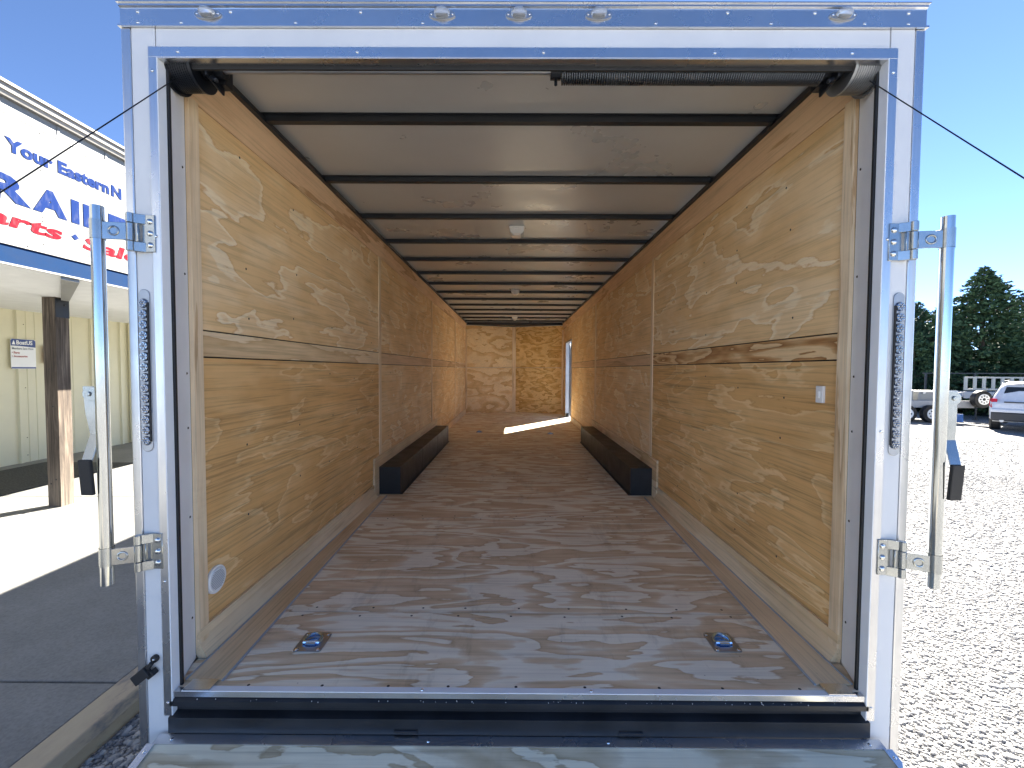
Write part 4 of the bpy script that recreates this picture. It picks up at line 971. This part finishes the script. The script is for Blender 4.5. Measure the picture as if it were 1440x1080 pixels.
gg = gz(20)
flat_trailer((17.0, 18.6, gz(17)), R(-3), 'low flat trailer carrying a white tool box and a spare wheel', False, [(-1.6, -0.1, .42), (0.1, 1.6, .38)], length=4.4, deck=.86, spare=True)
flat_trailer((25.6, 20.2, gz(25)), R(-3), 'longer trailer behind the SUV with pale ladder-like side rails', True, [], length=9.5, deck=1.35, h_rail=.62)
flat_trailer((14.0, 22.0, gz(14)), R(2), 'empty flat trailer farthest back in front of the evergreens', False, [], length=7.5, deck=1.2, h_rail=.5)
q = MB(); q.cyl((0, 0, 0), (0, 0, .3), .16, 16, 0, r1=.14); q.cyl((0, 0, .3), (0, 0, .34), .15, 16)
o = obj('bucket', q, simple('blue_plastic', (0.05, 0.16, 0.5), .4)); o.location = (19.3, 18.2, gz(19.3)); tag(o, 'blue bucket standing on the gravel below the spare wheel', 'bucket')

# ------------------------------------------------------------------ trees
def leaf_mat(name, lo, hi):
    m, nt, b = newmat(name); g_ = nt.nodes.new('ShaderNodeNewGeometry')
    c = ramp(nt, g_.outputs['Random Per Island'], [(0.0, lo), (1.0, hi)])
    n = noise(nt, mapping(nt), 0.9, 3, 0.6); r = ramp(nt, n.outputs[0], [(0.3, 0.7), (0.7, 1.35)])
    nt.links.new(mix(nt, 1.0, c.outputs[0], r.outputs[0], 'MULTIPLY'), b.inputs['Base Color']); b.inputs['Roughness'].default_value = 0.75; b.inputs['Specular IOR Level'].default_value = 0.15
    return m
M['leaf_a'] = leaf_mat('cedar_foliage', (0.03, 0.06, 0.03), (0.09, 0.15, 0.07)); M['leaf_b'] = leaf_mat('dark_evergreen_foliage', (0.02, 0.045, 0.028), (0.06, 0.10, 0.055))
M['leaf_r'] = leaf_mat('rusty_foliage', (0.12, 0.07, 0.045), (0.24, 0.14, 0.10)); M['bark'] = simple('bark', (0.10, 0.075, 0.055), 0.9, var=0.3, bmp=0.5, bscale=20)
def quads(name, C, A, Bv, mat, parent):
    N = len(C); V = np.empty((N, 4, 3)); V[:, 0] = C - A * .5 - Bv * .2; V[:, 1] = C - A * .1 + Bv * .5; V[:, 2] = C + A * .6; V[:, 3] = C - A * .1 - Bv * .5
    me = bpy.data.meshes.new(name); me.vertices.add(N * 4); me.vertices.foreach_set('co', V.reshape(-1))
    me.loops.add(N * 4); me.loops.foreach_set('vertex_index', np.arange(N * 4)); me.polygons.add(N); me.polygons.foreach_set('loop_start', np.arange(N) * 4)
    me.update(calc_edges=True); me.materials.append(mat); o = bpy.data.objects.new(name, me); COL.objects.link(o); o.parent = parent; return o
def conifer(x, y, h, r, seed, mat, label, nb=420, per=42, group='evergreens behind the lot', leaf=0.20, top=1.0):
    g_ = np.random.default_rng(seed); U = empty('conifer_tree', (x, y, gz(x))); tag(U, label, 'tree', group)
    q = MB(); q.tube([(0, 0, 0), (0.05, 0, h * .4), (0, 0.05, h * .8), (0, 0, h * .985)], [h * .022, h * .016, h * .006, h * .0015], 8); obj('trunk', q, M['bark'], U, local=True, smooth=True)
    t = g_.uniform(0.02, 1, nb) ** 1.05; t[:26] = g_.uniform(.82, .995, 26)
    az = g_.uniform(0, 2 * math.pi, nb)
    lob = 1 + .22 * np.sin(az * 3 + seed + t * 7) + g_.normal(0, .24, nb).clip(-.4, .5)
    ln = r * (1 - t) ** .95 * lob * np.minimum(1, t * 8 + .6) * 1.15 + .16
    C = []; A = []; Bv = []
    tips = []
    for i in range(nb):
        d = np.array([math.cos(az[i]), math.sin(az[i]), 0]); lift = g_.uniform(.05, .45)
        k = max(6, int(per * (0.18 + ln[i] / r)))
        s = g_.uniform(.22, 1, k) ** .8; wd = .13 * ln[i] * (1.1 - s) + .05
        c = d[None] * (ln[i] * s)[:, None]; c[:, 2] = h * t[i] * .97 + ln[i] * (lift * s - .22 * s * s) 
        side = np.array([-d[1], d[0], 0]); c += side[None] * (g_.normal(0, 1, k) * wd)[:, None]; c[:, 2] += g_.normal(0, 1, k) * wd * .55
        a = d[None] * .9 + side[None] * g_.normal(0, .6, k)[:, None]; a[:, 2] += g_.normal(.15, .5, k); a /= np.linalg.norm(a, axis=1)[:, None]
        b_ = np.cross(a, g_.normal(size=(k, 3))); b_ /= np.linalg.norm(b_, axis=1)[:, None]
        sz = leaf * g_.uniform(.45, 1.15, k) * (0.55 + .45 * min(1, ln[i] / (0.4 * r)))
        C.append(c); A.append(a * sz[:, None] * 1.3); Bv.append(b_ * sz[:, None] * .62)
    quads('crown', np.concatenate(C), np.concatenate(A), np.concatenate(Bv), mat, U)
    bq = MB()
    for i in range(0, nb, 6):
        d = Vector((math.cos(az[i]), math.sin(az[i]), 0)); z = h * t[i] * .97; bq.cyl((0, 0, z), d * ln[i] * .8 + Vector((0, 0, z + ln[i] * .12)), .03, 5, 0, r1=.006)
    obj('branches', bq, M['bark'], U, local=True)
conifer(26.8, 24.2, 8.55, 3.5, 1, M['leaf_a'], 'tallest pointed evergreen rising behind the white SUV', nb=620, per=60, leaf=.22)
conifer(24.2, 26.0, 6.7, 3.1, 2, M['leaf_b'], 'shorter dark evergreen nearest the cargo trailer', nb=480, per=50)
conifer(31.2, 24.4, 7.0, 3.2, 3, M['leaf_b'], 'broad dark evergreen right of the tallest one', nb=520, per=50)
conifer(27.0, 28.4, 7.2, 3.2, 4, M['leaf_a'], 'low evergreen behind the gap left of the tallest one', nb=420, per=46)
conifer(36.0, 26.5, 8.6, 3.4, 5, M['leaf_b'], 'evergreen at the far right end of the row', nb=420, per=44)
conifer(22.0, 27.4, 6.2, 3.2, 6, M['leaf_b'], 'dark evergreen at the left end of the row', nb=420, per=44)
conifer(30.0, 29.5, 7.2, 3.2, 8, M['leaf_b'], 'evergreen in the second row behind the tallest one', nb=420, per=44)
conifer(23.0, 24.2, 4.6, 2.2, 9, M['leaf_a'], 'small bright green evergreen in front of the dark ones', nb=320, per=44, leaf=.16)
conifer(25.6, 30.5, 7.4, 3.4, 12, M['leaf_b'], 'evergreen in the second row filling the gap left of the tallest one', nb=460, per=48)
conifer(33.2, 27.5, 7.8, 3.5, 13, M['leaf_b'], 'evergreen in the second row at the right of the tallest one', nb=460, per=48)
def bare_tree(x, y, h, seed, label):
    g_ = np.random.default_rng(seed); U = empty('bare_tree', (x, y, gz(x))); tag(U, label, 'tree', 'bare trees beyond the evergreens')
    q = MB(); tips = []
    def grow(p, d, l, r, dep):
        e = p + d * l; q.cyl(p, e, r, 6, 0, r1=r * .62, cap=False)
        if dep == 0: tips.append(e); return
        for k in range(3 if dep > 1 else 4):
            nd = (d + Vector(g_.normal(0, .42, 3)) + Vector((0, 0, .12))).normalized(); grow(e, nd, l * g_.uniform(.6, .8), r * .6, dep - 1)
    grow(Vector((0, 0, 0)), Vector((0, 0, 1)), h * .30, h * .016, 5)
    obj('trunk', q, M['bark'], U, local=True)
    tp = np.array(tips); n = len(tp); k = 7; C = np.repeat(tp, k, 0) + g_.normal(0, .22, (n * k, 3)); a = g_.normal(size=(n * k, 3)); a /= np.linalg.norm(a, axis=1)[:, None]
    b_ = np.cross(a, g_.normal(size=(n * k, 3))); b_ /= np.linalg.norm(b_, axis=1)[:, None]; quads('crown', C, a * .13, b_ * .10, M['leaf_r'], U)
bare_tree(35.5, 36.5, 9.0, 4, 'thin reddish bare tree showing above the evergreens')
bare_tree(32.5, 36.8, 8.2, 7, 'second reddish bare tree, left of the other behind the evergreens')
